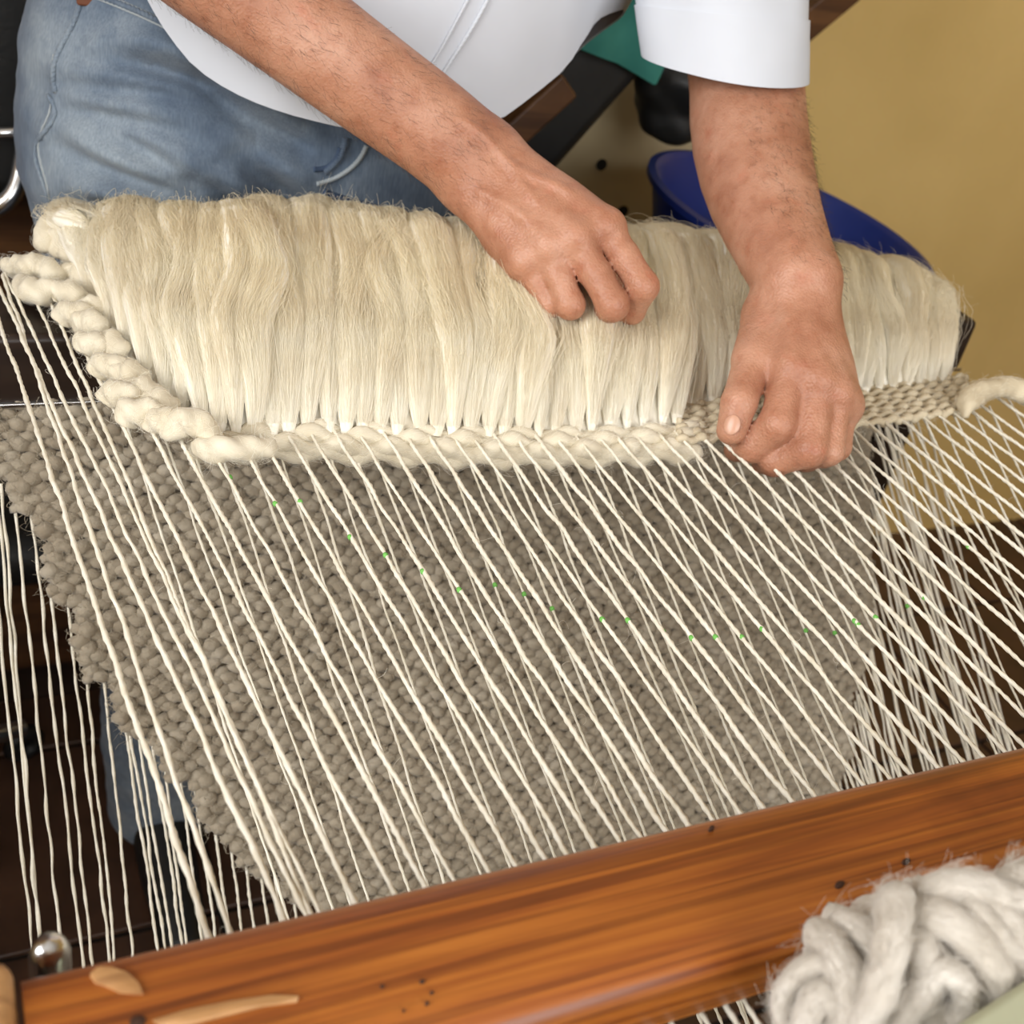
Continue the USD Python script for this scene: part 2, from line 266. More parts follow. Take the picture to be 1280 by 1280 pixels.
# rear rail under the fleece
RY, RZ = .776, .84
obj('rear_rail', box((.33, RY + .035, RZ + .028), (1.22, .07, .056), .006), M_dark, LOOM, label='dark stained rear rail')
obj('rail_strip', box((.33, RY - .001, RZ + .003), (1.22, .004, .004), .001), M_steel, LOOM, label='thin metal strip on the rear rail edge')
obj('side_post', box((.905, RY + .045, .42), (.05, .06, .84), .006), M_dark, LOOM)
obj('side_post', box((-.33, RY + .045, .42), (.05, .06, .84), .006), M_dark, LOOM)
for s_ in (s0 - .032, L1 - .04): obj('front_post', box(b0 + bd * s_ + bn * .033 + V(0, 0, -.943 + .45), (.05, .06, .90), .006), M_dark, LOOM)
LD = unit(V(0, -.57, -.82))                 # direction of the lower layer, downwards
LN = unit(np.cross(LD, [1, 0, 0]))
LP = V(0, RY + .006, RZ + .004)
lowroll = LP + LD * .98
obj('lower_roller', tube(np.array([[-.4, lowroll[1], lowroll[2]], [1.1, lowroll[1], lowroll[2]]]) , .03, 20), M_dark, LOOM)
obj('front_bar', tube(np.array([[-.3, .160, Z0], [1.25, .160, Z0]]), .012, 14), M_dark, LOOM)
obj('shed_bar', tube(np.array([[-.3, .165, .70], [1.25, .165, .70]]), .011, 14), M_dark, LOOM)

# ------------------------------------------------------------------ warp threads
def thread_mesh(p0, p1, r=.00115, seg=150, wob=.0007, sides=7, sag=0.):
    t = np.linspace(0, 1, seg)[:, None]; L = np.linalg.norm(p1 - p0)
    pts = p0 + (p1 - p0) * t
    sd = rng.integers(1 << 20)
    q = np.concatenate([t * L * 45, 0 * t, 0 * t], 1)
    off = np.stack([meshkit.noise(q + V(0, k * 7.3, sd % 997), int(sd)) - .5 for k in range(3)], -1) * wob * 2
    env = np.minimum(1, np.minimum(t, 1 - t) * 20)
    pts = pts + off * env + V(0, 0, -1) * sag * 4 * t * (1 - t)
    rad = r * (.82 + .36 * meshkit.noise(np.concatenate([t * L * 70, 0 * t, 0 * t + sd % 991], 1), int(sd)))
    tw = t[:, 0] * L / .013 * 2 * np.pi + rng.random() * 6
    return tube(pts, rad, sides, tw, .26)
RUG = xf('shaggy_rug', label='unfinished shaggy rug of long cream fleece tufts on taut white warp threads', cat='rug')
def slope_at(x): return np.interp(x, [2, 46, 109, 184, 225, 256, 295, 330, 478, 560, 660, 772, 860, 1000, 1080, 1200, 1280], [.45, .46, .489, .524, .546, .56, .585, .6, .64, .67, .755, .87, .955, 1.09, 1.2, 1.37, 1.45])
def slopeB(x): return np.interp(x, [100, 200, 300, 500, 800, 1000, 1200], [.31, .33, .36, .39, .43, .46, .51])
fellx = [225, 400, 560, 700, 850, 960, 1100, 1200, 1290]
felly = [549, 551, 558, 560, 553, 545, 530, 517, 503]
def fell_y(x): return np.interp(x, fellx, felly)
def beam_y(x): return 1210 - .2266 * x
def hit(x, y, m):                         # the line of image slope m meets the beam's edge
    t = (1210 - .2266 * x - y) / (1 + .2266 * m); return x + m * t, y + t
YEND = .157
tB = math.radians(25); NB = unit(V(0, -math.sin(tB), math.cos(tB)))
A_list = [(2, 366, .452, 0), (10, 350, .470, 0), (-4, 392, .341, 0), (6, 352, .345, 0), (46, 379, .462, 0), (64, 379, .425, 0), (109, 443, .489, 0), (131, 450, .33, 1), (184, 529, .524, 0), (200, 532, .36, 1), (225, 547, .546, 0), (241, 560, .345, 1)]
x = 256.
while x < 1300:
    sp = np.interp(x, [256, 400, 480, 600, 720, 850, 1000, 1100, 1300], [37, 31, 29, 27, 25.5, 24, 22.5, 21.5, 21])
    A_list.append((x + rng.normal(0, 1.2), fell_y(x) - 4 + rng.normal(0, 2), slope_at(x) * (1 + rng.normal(0, .008)), 0))
    A_list.append((x + sp * .55 + rng.normal(0, 1.8), fell_y(x) + 10 + rng.normal(0, 3), slopeB(x) * (1 + rng.normal(0, .05)), 1))
    x += sp + rng.normal(0, .8)
MARKS = [(180, 530), (241, 563), (287, 597), (342, 631), (378, 626), (437, 671), (484, 692), (533, 712), (580, 733), (612, 735), (651, 745), (692, 760), (758, 771), (787, 774), (829, 790), (866, 797), (895, 795), (926, 797), (947, 792), (1001, 790), (1072, 772), (1098, 770), (1136, 756), (1157, 745), (1205, 690), (1045, 790), (1073, 780)]
A_lines = []
for k, (x, y, m, low) in enumerate(A_list):
    bx, by = hit(x, y, m)
    p0 = W(x, y, Z0 + (.003 if not low else -.008))
    if not low:
        p1 = W(bx, by, Z0)
    else:
        p1 = onplane(bx, by, p0, NB)
    dirn = p1 - p0; tend = (YEND - p0[1]) / dirn[1]
    p0 = p0 - unit(dirn) * .012
    p1 = p0 + dirn * tend
    th = obj('warp_thread', thread_mesh(p0, p1, r=(.00122 if not low else .00088) * rng.uniform(.9, 1.12)), M_warp, RUG, smooth=True)
    A_lines.append((th, p0, p1))
for mx, my in MARKS:                         # small green ink marks on the threads
    best = None
    for th, p0, p1 in A_lines:
        q = p0 + (p1 - p0) * np.linspace(0, 1, 400)[:, None]; d = np.linalg.norm(pix(q) - V(mx, my), axis=1); i = d.argmin()
        if best is None or d[i] < best[0]: best = (d[i], th, p0 + (p1 - p0) * (i / 399), unit(p1 - p0))
    _, th, c, u = best
    obj('ink_mark', tube(np.array([c - u * .0014, c, c + u * .0014]), [.0013, .00165, .0013], 8), M_green, th, smooth=True)

# ------------------------------------------------------------------ fleece
ridx = [20, 60, 100, 130, 250, 330, 380, 430, 500, 600, 700, 800, 860, 1000, 1100, 1160, 1185, 1210]
ridy = [300, 275, 270, 266, 272, 268, 262, 270, 282, 290, 296, 300, 303, 315, 332, 350, 372, 400]
def ridge_y(x): return np.interp(x, ridx, ridy) + 9 * (float(meshkit.noise(V(x / 34., 3.3, 0), 12)) - .5) - 9 * math.exp(-((x - 842) / 22) ** 2)
def ridge_h(x): return np.interp(x, [60, 110, 180, 300, 800, 1000, 1200], [.028, .036, .055, .068, .072, .062, .058])
def root(x):
    """image point where the lock under the image column x is knotted"""
    return V(x, np.interp(x, [96, 118, 140, 165, 200, 232, 262, 300, 400, 560, 700, 845, 870, 960, 1080, 1190], [325, 378, 420, 452, 492, 520, 540, 545, 541, 546, 546, 530, 508, 500, 494, 476]))
def lock_path(xr, xt, n=18, dh=0., over=.06):
    rx, ry = root(xr); r0 = W(rx, ry, Z0 + .002); hr = ridge_h(xt) + dh; r1 = W(xt, ridge_y(xt) + 5, Z0 + hr)
    out = []
    for t in np.linspace(0, 1, n):
        p = r0 + (r1 - r0) * t + V(0, 0, 1) * ((4 * t * (1 - t)) * .010 + .006 * np.sin(np.pi * min(1, t * 2.2)))
        out.append(p)
    back = V(.15, .989, 0)
    for a in np.linspace(.2, 1, 6):
        out.append(r1 + back * over * math.sin(a * 1.4) + V(0, 0, -1) * over * .95 * (1 - math.cos(a * 1.5)))
    return np.array(out)
def tip_x(x): return x + np.interp(x, [96, 160, 262, 560, 700, 845, 960, 1080, 1150, 1190], [-14, -14, -6, -4, 2, -20, -34, -26, -8, -2])
# dense mat under the tufts
gx = np.linspace(98, 1189, 110); rows = []
for x in gx:
    pa = lock_path(x, tip_x(x), 18, -.006, .055); rows.append(pa - V(0, 0, .003))
rows = np.array(rows); rows[..., 2] += .004 * (meshkit.fbm(rows * 45, 3) - .5)
low = rows[:, ::-1].copy(); low[..., 2] -= .012
ring = np.concatenate([rows, low], 1)
obj('fleece_mat', loft(ring), M_fleece, RUG, smooth=True)
lock_x = []; x = 100.
while x < 1188: lock_x.append(x); x += np.interp(x, [100, 400, 700, 1000, 1188], [19, 25, 23, 17, 13]) * rng.uniform(.8, 1.2)
fibers, fw, tufts = [], [], []
for k, x in enumerate(lock_x):
    xt = tip_x(x) + rng.normal(0, 9); dh = rng.normal(0, .0045)
    pa = lock_path(x, xt, 18, dh, .075 + rng.uniform(-.015, .015)); n = len(pa)
    t, nn, bb = frames(pa); side = np.cross(t, V(0, 0, 1)); side /= np.linalg.norm(side, axis=1, keepdims=True); up = np.cross(side, t)
    s = np.linspace(0, 1, n); wpx = np.interp(x, [100, 400, 700, 1000, 1188], [19, 25, 23, 17, 13]) * np.linalg.norm(pa[9] - EYE) / FPX
    wid = wpx * (.20 + .98 * np.minimum(1, s * 3.2) ** .8) * rng.uniform(.85, 1.25); thk = (.0016 + .0085 * np.minimum(1, s * 3) ** .8) * rng.uniform(.8, 1.15)
    sway = (meshkit.noise(np.stack([s * 4, 0 * s + k * 3.1, 0 * s], -1), 5) - .5) * wpx * 1.7 * np.minimum(1, s * 2)
    ctr = pa + side * sway[:, None]
    S = 14; th = np.arange(S) * 2 * np.pi / S
    cc, sn = np.cos(th), np.sin(th)
    rr = 1 + .13 * (meshkit.noise(np.stack(np.broadcast_arrays(s[:, None] * 2.2, th[None] * 2.6, np.full((n, S), k * 1.7)), -1), 8) - .5) * 2
    v = ctr[:, None] + side[:, None] * (wid[:, None] * cc * rr)[..., None] + up[:, None] * (thk[:, None] * sn * rr)[..., None]
    obj('fleece_tuft', loft(v), M_fleece, RUG, smooth=True); tufts.append((ctr, side, up, wid, thk))
def samp(A, idx):
    i0 = np.clip(np.floor(idx).astype(int), 0, len(A) - 2); f = idx - i0
    return A[i0] * (1 - f[:, None]) + A[i0 + 1] * f[:, None] if A.ndim == 2 else A[i0] * (1 - f) + A[i0 + 1] * f
for k, (ctr, side, up, wid, thk) in enumerate(tufts):
    n = len(ctr)
    for _ in range(430):                     # combed fibres; they wander across into the next tufts
        u0 = np.clip(rng.normal(0, .5), -1, 1); h0 = rng.uniform(.94, 1.12)
        t0 = rng.uniform(0, .75) if rng.random() < .75 else .02; t1 = min(1, t0 + rng.uniform(.25, .7)); tq = np.linspace(t0, t1, 8); idx = tq * (n - 1)
        drift = np.cumsum(rng.normal(0, .13, 8)) * np.minimum(1, tq * 2.5) + rng.normal(0, .25) * np.minimum(1, tq * 2)
        u = u0 + drift; uc = np.clip(u, -.97, .97)
        q = samp(ctr, idx) + samp(side, idx) * (samp(wid, idx) * u)[:, None] + samp(up, idx) * (samp(thk, idx) * (.25 + .75 * np.sqrt(1 - uc ** 2)) * h0 + .0003)[:, None]
        if rng.random() < .10: q = q + np.cumsum(rng.normal(0, .0013, (8, 3)), 0) + samp(up, idx) * .0008
        fibers.append(q); fw.append(rng.uniform(.00013, .00030))
curves('combed_fiber', fibers, fw, M_fiber, RUG, kind='stuff', label='fine combed wool fibres over the tufts')
fuzzed = []
def woolify(mesh, n, L, w=.00013, lift=.12, along=None):
    """fine fibres lying close on a wool surface"""
    I = rng.choice(len(mesh.faces), n, p=mesh.area_faces / mesh.area_faces.sum()); c = mesh.triangles_center[I]; nn = mesh.face_normals[I]; out = []
    if along is not None and along.ndim == 2: tang = np.gradient(along, axis=0); tang /= np.linalg.norm(tang, axis=1, keepdims=True)
    for p, q in zip(c, nn):
        d = np.cross(q, rng.normal(size=3)) if along is None else (along if along.ndim == 1 else tang[np.argmin(((along - p) ** 2).sum(1))]) + rng.normal(0, .3, 3); d = unit(d - q * (d @ q)); e = np.cross(q, d); l = L * rng.uniform(.5, 1.3); cu = rng.normal(0, .35)
        tq = np.linspace(0, 1, 5)[:, None]; out.append(p + d * l * tq + e * l * cu * tq ** 2 + q * l * (lift * 4 * tq * (1 - tq) - rng.uniform(0, .25) * tq ** 2 + .01))
    return out, [w] * n
# stray curly wisps
wisps, ww = [], []
def wisp(p, d, L, curl):
    n = 7; q = [np.array(p, float)]; d = unit(d); ax = unit(rng.normal(size=3))
    for i in range(n - 1):
        d = unit(d + np.cross(ax, d) * curl + rng.normal(0, .12, 3)); q.append(q[-1] + d * L / (n - 1))
    wisps.append(np.array(q)); ww.append(rng.uniform(.00006, .00013))
for _ in range(2600):                         # along the ridge
    x = rng.uniform(60, 1190); r = W(x, ridge_y(x) + 8, Z0 + ridge_h(x)); wisp(r, V(rng.normal(0, 1.0), rng.normal(.3, .6), rng.uniform(-.1, .8)), rng.uniform(.006, .030) * (1.3 if 330 < x < 430 else 1), rng.normal(0, .8))
for _ in range(450):                          # under the knotted edge
    x = rng.uniform(20, 1150); rx, ry = (x, fell_y(x)) if x > 240 else (x, np.interp(x, [20, 250], [350, 550])); wisp(W(rx, ry + rng.uniform(-6, 8), Z0), V(rng.normal(0, 1), rng.normal(-.3, .6), rng.normal(-.3, .5)), rng.uniform(.006, .025), rng.normal(0, .8))
for _ in range(380):                          # along the threads
    th, p0, p1 = A_lines[rng.integers(0, len(A_lines))]; p = p0 + (p1 - p0) * rng.uniform(.02, .9); wisp(p, rng.normal(size=3), rng.uniform(.004, .014), rng.normal(0, .9))
curves('stray_wisp', wisps, ww, M_fiber, RUG, kind='stuff')
# knotted left edge: fat slubs of roving that step down to the fell
def slub(pxs, r, z=Z0 + .004, flat=1., n=26, m=M_yarn, name='edge_knot', parent=None, sides=16):
    pts = spline([W(a, b, z + (c[0] if c else 0)) for a, b, *c in pxs], n); t = np.linspace(0, 1, n)
    rad = r * np.sqrt(np.clip(1 - (2 * t - 1) ** 6, .05, 1)) * (.88 + .24 * meshkit.noise(np.stack([t * 5, 0 * t + pxs[0][0], 0 * t], -1), 4))
    mm = tube(pts, rad, sides, t * 9, .10)
    d = (meshkit.fbm(mm.vertices * 130, 3, 5) - .5) * r * .45; mm.vertices += mm.vertex_normals * d[:, None]
    fuzzed.append(woolify(mm, 150, .008))
    return obj(name, mm, m, parent or RUG, smooth=True)
slub([(62, 312, .012), (66, 285, .02), (84, 272, .024), (104, 285, .024), (104, 318, .016)], .0115)
slub([(70, 322, .008), (86, 300, .018), (98, 330, .010)], .013)
slub([(8, 326), (22, 334), (40, 330, .004), (62, 338, .004)], .0085)
slub([(20, 340, .004), (48, 334, .008), (70, 352, .006)], .0095)
slub([(28, 352), (52, 366, .006), (78, 360, .004)], .0088)
for (cx, cy, a) in ((84, 372, .5), (98, 352, .9), (94, 396, .3), (112, 412, .8), (120, 388, .2), (118, 436, .5), (138, 440, 1.0), (140, 462, .3), (160, 476, .7), (152, 498, .4), (178, 496, .9), (176, 518, .2), (198, 512, .8), (205, 530, .3)):
    dx, dy = math.cos(a) * 21, math.sin(a) * 17
    slub([(cx - dx, cy + 4), (cx - dx * .4, cy - dy * .8, .007), (cx + dx * .5, cy - dy * .3, .008), (cx + dx, cy + dy * .8, .001)], .0088)
slub([(212, 548, 0), (222, 530, .010), (245, 528, .013), (262, 544, .008), (256, 560, .002)], .0088)
slub([(240, 556, .004), (275, 562, .004), (310, 560, .004), (345, 560, .002)], .0075)
def bump_row(xs, yf, z, r, per, ph, m, name, parent, zoff=None, amp=.35, fz=0):
    pts = np.array([W(a, yf(a), z) for a in xs]); s = np.r_[0, np.cumsum(np.linalg.norm(np.diff(pts, axis=0), axis=1))]
    n = int(s[-1] / per * 5); si = np.linspace(0, s[-1], n); p = CubicSpline(s, pts)(si)
    ph_ = si / per * np.pi * 2 / 2 + ph
    p[:, 2] += np.sin(ph_) * r * .5; rad = r * (1 + amp * np.abs(np.sin(ph_)) - amp / 2) * (.85 + .3 * meshkit.noise(np.stack([si * 90, 0 * si + ph, 0 * si], -1), 3))
    mm = tube(p, rad, 12, si / .011, .08); mm.vertices += mm.vertex_normals * ((meshkit.fbm(mm.vertices * 150, 3, 3) - .5) * r * .5)[:, None]
    if fz: fuzzed.append(woolify(mm, int(s[-1] * fz), .010, along=V(1, 0, 0)))
    return obj(name, mm, m, parent, smooth=True)
for k, (dy, z, r) in enumerate(((-15, .0050, .0046), (-5, .0030, .0055), (7, -.0005, .0058), (15, -.005, .0052))):
    bump_row(np.linspace(250 if k < 2 else 236, 872, 14), lambda a: fell_y(a) + dy, Z0 + z - .004, r, .017, k * 1.5, M_yarn, 'weft_row', RUG, amp=.22, fz=2600)
for k in range(7):
    bump_row(np.linspace(846, 1208, 12), lambda a, k=k: fell_y(a) - 3 - 7.0 * k, Z0 + .003, .0030, .0085, (k % 2) * 1.57, M_band, 'weft_row', RUG, fz=500)

curves('wool_fuzz', [q for a_, b_ in fuzzed for q in a_], [w for a_, b_ in fuzzed for w in b_], M_fiber, RUG, kind='stuff')
# loose end of roving at the right of the fell
lr = xf('loose_roving', label='short loose end of cream roving looped over the warp threads at the right edge', cat='wool')
pts = spline([W(1207, 522, Z0 + .006), W(1212, 500, Z0 + .016), W(1235, 487, Z0 + .02), W(1262, 484, Z0 + .02), W(1290, 497, Z0 + .016), W(1310, 520, Z0 + .01)], 50)
mm = tube(pts, .0082 * (.85 + .25 * np.sin(np.linspace(.4, 3, 50))) * np.minimum(1, .35 + np.linspace(0, 6, 50)), 16, np.linspace(0, 8, 50), .1); mm.vertices += mm.vertex_normals * ((meshkit.fbm(mm.vertices * 120, 3) - .5) * .004)[:, None]
obj('roving', mm, M_band, lr, smooth=True); q_ = woolify(mm, 260, .011, along=pts); curves('wool_fuzz', q_[0], q_[1], M_fiber, lr, kind='stuff')

# ------------------------------------------------------------------ lower woven cloth
CL = xf('woven_cloth', label='finished grey-beige woven section hanging slanting below the warp threads', cat='rug')
def lp(px, py, off=0.): return onplane(px, py, LP + LN * off, LN)
left_edge = [(-70, 520), (-60, 560), (-20, 592), (4, 598), (14, 640), (46, 652), (54, 700), (60, 748), (90, 756), (96, 815), (108, 848), (140, 856), (146, 905), (163, 922), (196, 928), (203, 972), (244, 980), (252, 1035), (290, 1052), (298, 1085), (345, 1092), (352, 1120), (395, 1128), (400, 1170), (460, 1180), (470, 1240), (560, 1290)]
right_edge = [(1086, 545), (1086, 700), (1092, 800), (1066, 860), (1058, 960), (1030, 1010), (980, 1100), (900, 1290)]
def to_uv(p): d = p - LP; return np.array([p[0], d @ LD])
le = np.array([to_uv(lp(*q)) for q in left_edge]); re = np.array([to_uv(lp(*q)) for q in right_edge])
le = le[np.argsort(le[:, 1], kind='stable')]
pitch = .0074; k = 0; tt = .004; clf = []
while tt < .50:
    xl = np.interp(tt, le[:, 1], le[:, 0]) + rng.normal(0, .0015); xr = np.interp(tt, re[:, 1], re[:, 0]) + rng.normal(0, .002)
    per = .0115; n = int((xr - xl) / per * 5); xs = np.linspace(xl, xr, n)
    ph = (xs / per) * np.pi + (k % 2) * np.pi / 2
    nz = meshkit.noise(np.stack([xs * 90, 0 * xs + k * 2.3, 0 * xs], -1), 9)
    p = LP + V(1, 0, 0) * (xs - LP[0])[:, None] + LD * (tt + .0018 * np.sin(ph * 1.0 + .6))[:, None] - LD * 0
    p = p + LN * (np.abs(np.sin(ph)) * .0030 - .0015 + .003 * (nz - .5))[:, None]
    rad = .0046 * (.84 + .30 * np.abs(np.sin(ph))) * (.84 + .32 * nz)
    e = np.minimum(np.arange(n), np.arange(n)[::-1]); rad = rad * np.where(e < 6, 1.25, 1.0) * np.clip(.5 + e / 4, 0, 1)
    mm = tube(p, rad, 9); mm.vertices += mm.vertex_normals * ((meshkit.fbm(mm.vertices * 300, 3, 3) - .5) * .0042)[:, None]
    obj('weft_row', mm, M_grey, CL, smooth=True); clf += woolify(mm, 620, .0060, lift=.55)[0]
    tt += pitch; k += 1
def lower_thread(px, py, m, full=False):
    p0 = lp(px, py, -.001); p1 = lp(px + m * 400, py + 400, -.001); d = unit(p1 - p0)
    if full: p0 = p0 - d * (np.dot(p0 - LP, LD) / np.dot(d, LD) - .004)
    L = np.dot(lowroll - p0, LD) / np.dot(d, LD)
    obj('warp_thread', thread_mesh(p0 - d * .006, p0 + d * L, r=.00105, seg=170, wob=.0009), M_warp, CL, smooth=True)
for q in ((-22, 560, .10), (-10, 566, .098), (2, 615, .085), (20, 645, .105), (40, 650, .115), (64, 748, .115), (84, 752, .12), (108, 846, .10), (130, 852, .105), (158, 918, .15), (174, 924, .155), (190, 930, .15), (225, 976, .13), (242, 978, .14), (270, 1046, .13), (288, 1050, .12), (308, 1086, .14), (326, 1088, .13), (343, 1092, .14), (366, 1118, .13), (160, 905, .17), (206, 960, .12)):
    lower_thread(*q)
for k in range(26):
    x = 1066 + k * 4.6 + rng.normal(0, 2); lower_thread(x, np.interp(x, [1060, 1090, 1200], [880, 800, 640]) - rng.uniform(-10, 60), np.interp(x, [1060, 1190], [.22, .29]) + rng.normal(0, .02), True)
for k in range(16):
    x = 1000 + k * 5; lower_thread(x, 1010 - k * 9, .24 + rng.normal(0, .02))
fz, fzw = [], []
for _ in range(900):
    tt = rng.uniform(.0, .40); xl = np.interp(tt, le[:, 1], le[:, 0]); p = LP + LD * tt + V(1, 0, 0) * (xl - LP[0] + abs(rng.normal(0, .03))) + LN * .003
    n = 5; q = [p]; d = unit(rng.normal(size=3) + LN * .8 - V(.5, 0, 0))
    for i in range(n - 1): d = unit(d + rng.normal(0, .3, 3)); q.append(q[-1] + d * .0035)
    fz.append(np.array(q)); fzw.append(.00016)
curves('wool_fuzz', fz + clf, fzw + [.00032] * len(clf), M_gfuzz, CL, kind='stuff')
bk = [LP + V(1, 0, 0) * (x - LP[0]) + LD * t - LN * .0035 for t in np.linspace(.01, .49, 40) for x in (np.interp(t, le[:, 1], le[:, 0]) + .008, np.interp(t, re[:, 1], re[:, 0]) - .008)]
bk = np.array(bk).reshape(40, 2, 3); bk4 = np.stack([bk[:, 0], bk[:, 1], bk[:, 1] - LN * .003, bk[:, 0] - LN * .003], 1)
obj('backing', loft(bk4), M_grey, CL)

# ------------------------------------------------------------------ hank of roving, bottom right, and the pale cabinet
HK = xf('wool_hank', label='tangled hank of thick white wool roving lying in front of the orange beam', cat='wool')
def rope(pxd, r, n=60, seed=0):
    pts = spline([P(a, b, d + .022) for a, b, d in pxd], n); t = np.linspace(0, 1, n)
    mm = tube(pts, r * 1.05 * (.93 + .14 * meshkit.noise(np.stack([t * 6, 0 * t + seed, 0 * t], -1), 6)), 16, t * 14, .05)
    mm.vertices += mm.vertex_normals * ((meshkit.fbm(mm.vertices * 170, 3, seed) - .5) * r * .22)[:, None]
    obj('roving_strand', mm, M_roving, HK, smooth=True); hz.extend(woolify(mm, 500, .010, lift=.08, along=pts)[0]); return pts
ropes = []; hz = []
R0 = .0050
spec = [
 [(985, 1290, .385), (978, 1250, .38), (1000, 1215, .376), (1040, 1205, .372), (1062, 1240, .370), (1050, 1290, .375)],
 [(1010, 1300, .378), (1012, 1262, .372), (1030, 1242, .370), (1050, 1265, .370), (1048, 1300, .375)],
 [(1022, 1172, .384), (1045, 1190, .374), (1060, 1230, .368), (1066, 1270, .366), (1060, 1310, .368)],
 [(1046, 1160, .386), (1070, 1158, .378), (1095, 1180, .372), (1112, 1225, .370), (1120, 1290, .372)],
 [(1070, 1300, .362), (1092, 1255, .358), (1110, 1200, .358), (1116, 1150, .364), (1121, 1122, .374)],
 [(1090, 1150, .386), (1130, 1160, .376), (1165, 1195, .372), (1195, 1225, .372), (1240, 1238, .38)],
 [(1135, 1130, .386), (1165, 1112, .380), (1210, 1106, .378), (1255, 1120, .378), (1300, 1122, .38)],
 [(1140, 1145, .38), (1180, 1150, .372), (1215, 1175, .37), (1240, 1215, .372), (1225, 1260, .378)],
 [(1150, 1240, .368), (1185, 1215, .364), (1205, 1235, .366), (1200, 1265, .37), (1165, 1285, .372)],
 [(1130, 1310, .366), (1135, 1262, .364), (1160, 1225, .366), (1150, 1185, .370), (1125, 1170, .376)],
 [(1235, 1130, .378), (1262, 1150, .374), (1275, 1190, .374), (1270, 1240, .378), (1290, 1280, .385)],
 [(1250, 1112, .386), (1275, 1096, .386), (1310, 1092, .39)],
 [(1100, 1300, .372), (1085, 1255, .376), (1075, 1210, .38), (1085, 1175, .384)],
 [(1180, 1130, .384), (1225, 1145, .374), (1250, 1175, .372), (1285, 1190, .375), (1310, 1175, .38)],
 [(1210, 1250, .376), (1245, 1262, .380), (1285, 1250, .384), (1310, 1220, .388)],
]
for k, s in enumerate(spec): ropes.append(rope(s, R0 * (1.0 + .25 * ((k * 37) % 5 - 2) / 2), seed=k))
core = trimesh.creation.icosphere(4, 1.0); cp = P(1165, 1225, .424); core.vertices = core.vertices * V(.052, .034, .028) + cp
core.vertices += core.vertex_normals * ((meshkit.fbm(core.vertices * 70, 3) - .5) * .022)[:, None]
obj('hank_core', core, M_roving, HK, smooth=True)
for q in ropes:
    for _ in range(12):
        i = rng.integers(0, len(q)); p = q[i] + unit(rng.normal(size=3)) * R0 * .95; d = unit(p - q[i]); c = [p]
        for _ in range(4): d = unit(d + rng.normal(0, .35, 3)); c.append(c[-1] + d * rng.uniform(.0008, .0022))
        hz.append(np.array(c))
curves('wool_fuzz', hz, [.00009] * len(hz), M_roving, HK, kind='stuff')
CB = xf('plant_stand', label='pale green painted stand whose top edge shows in front of the white wool', cat='stand')
e0, e1 = W(1190, 1280, .985), W(1280, 1222, .985); ed = unit(e1 - e0); en = V(ed[1], -ed[0], 0)
ang = math.atan2(ed[1], ed[0])
corner = e0 - ed * .015
obj('top_board', box(corner + ed * .09 + en * .13 + V(0, 0, -.011), (.18, .26, .022), .004, rotm(ang, [0, 0, 1])), M_palegreen, CB)
obj('body', box(corner + ed * .09 + en * .13 + V(0, 0, -.50), (.15, .22, .96), .004, rotm(ang, [0, 0, 1])), M_palegreen, CB)

# ------------------------------------------------------------------ background furniture
BB = xf('perforated_board', label='beige board with dark round holes leaning on the back wall behind the man', cat='board')
bc = P(775, 205, 1.62); bq = rotm(.35, [0, 1, 0])
obj('panel', box((.93, YB - .035, .62), (.50, .022, 1.0), .004, rotm(-.06, [0, 1, 0])), M_board, BB)
for (px, py) in ((752, 206), (779, 264), (724, 148)):
    r = ray(px, py); k = (YB - .047 - EYE[1]) / r[1]; p = EYE + r * k
    obj('hole_rim', to_frame(lathe([(0, .0), (.007, 0), (.0085, .001), (.0085, -.01), (0, -.01)], 20), p, [1, 0, 0], [0, -1, 0]), M_hole, BB)
def back(px, py, y):
    r = ray(px, py); return EYE + r * (y / r[1])
# black chair with a teal cloth over its back
CH = xf('dark_chair', label='black upholstered chair standing behind the man under the teal cloth', cat='chair')
a, b = back(715, 120, 1.36), back(770, 60, 1.36)
obj('backrest', box(back(690, 125, 1.36), (.13, .05, .24), .025, rotm(.62, [0, 1, 0])), M_black, CH)
obj('seat', box(back(650, 200, 1.34) + V(0, 0, -.16), (.26, .22, .06), .025), M_black, CH)
for sx in (-.12, .12):
    for sy in (-.1, .1): obj('leg', tube(np.array([[back(650, 200, 1.34)[0] + sx, 1.34 + sy, .01], [back(650, 200, 1.34)[0] + sx * .9, 1.34 + sy * .9, .58]]), .013, 10), M_dark, CH)
tc = [back(690, 20, 1.31), back(735, 62, 1.30), back(778, 78, 1.30), back(822, 104, 1.30), back(842, 60, 1.31), back(830, -40, 1.32), back(740, -60, 1.32)]
def sheet(pts, thick, m, name, parent=None, amp=.006, **t):
    from shapely.geometry import Polygon
    pts = np.array(pts); y = pts[:, 1].mean(); poly = Polygon(pts[:, [0, 2]]).buffer(.008).buffer(-.004)
    g = trimesh.creation.extrude_polygon(poly, thick, engine='earcut')
    for _ in range(4): g = g.subdivide()
    vv = g.vertices.copy(); g.vertices = np.stack([vv[:, 0], y + vv[:, 2] + amp * np.sin(vv[:, 0] * 90 + vv[:, 1] * 25) + amp * 2 * (meshkit.fbm(vv * 14, 2) - .5), vv[:, 1]], 1); g.fix_normals()
    return obj(name, g, m, parent, smooth=50, **t)
sheet(tc, .006, M_teal, 'cloth', amp=.004, label='teal green cloth hanging behind the man below his white sleeve', cat='cloth')
BG = xf('black_bag', label='black soft bag hanging under the white sleeve behind the left arm', cat='bag')
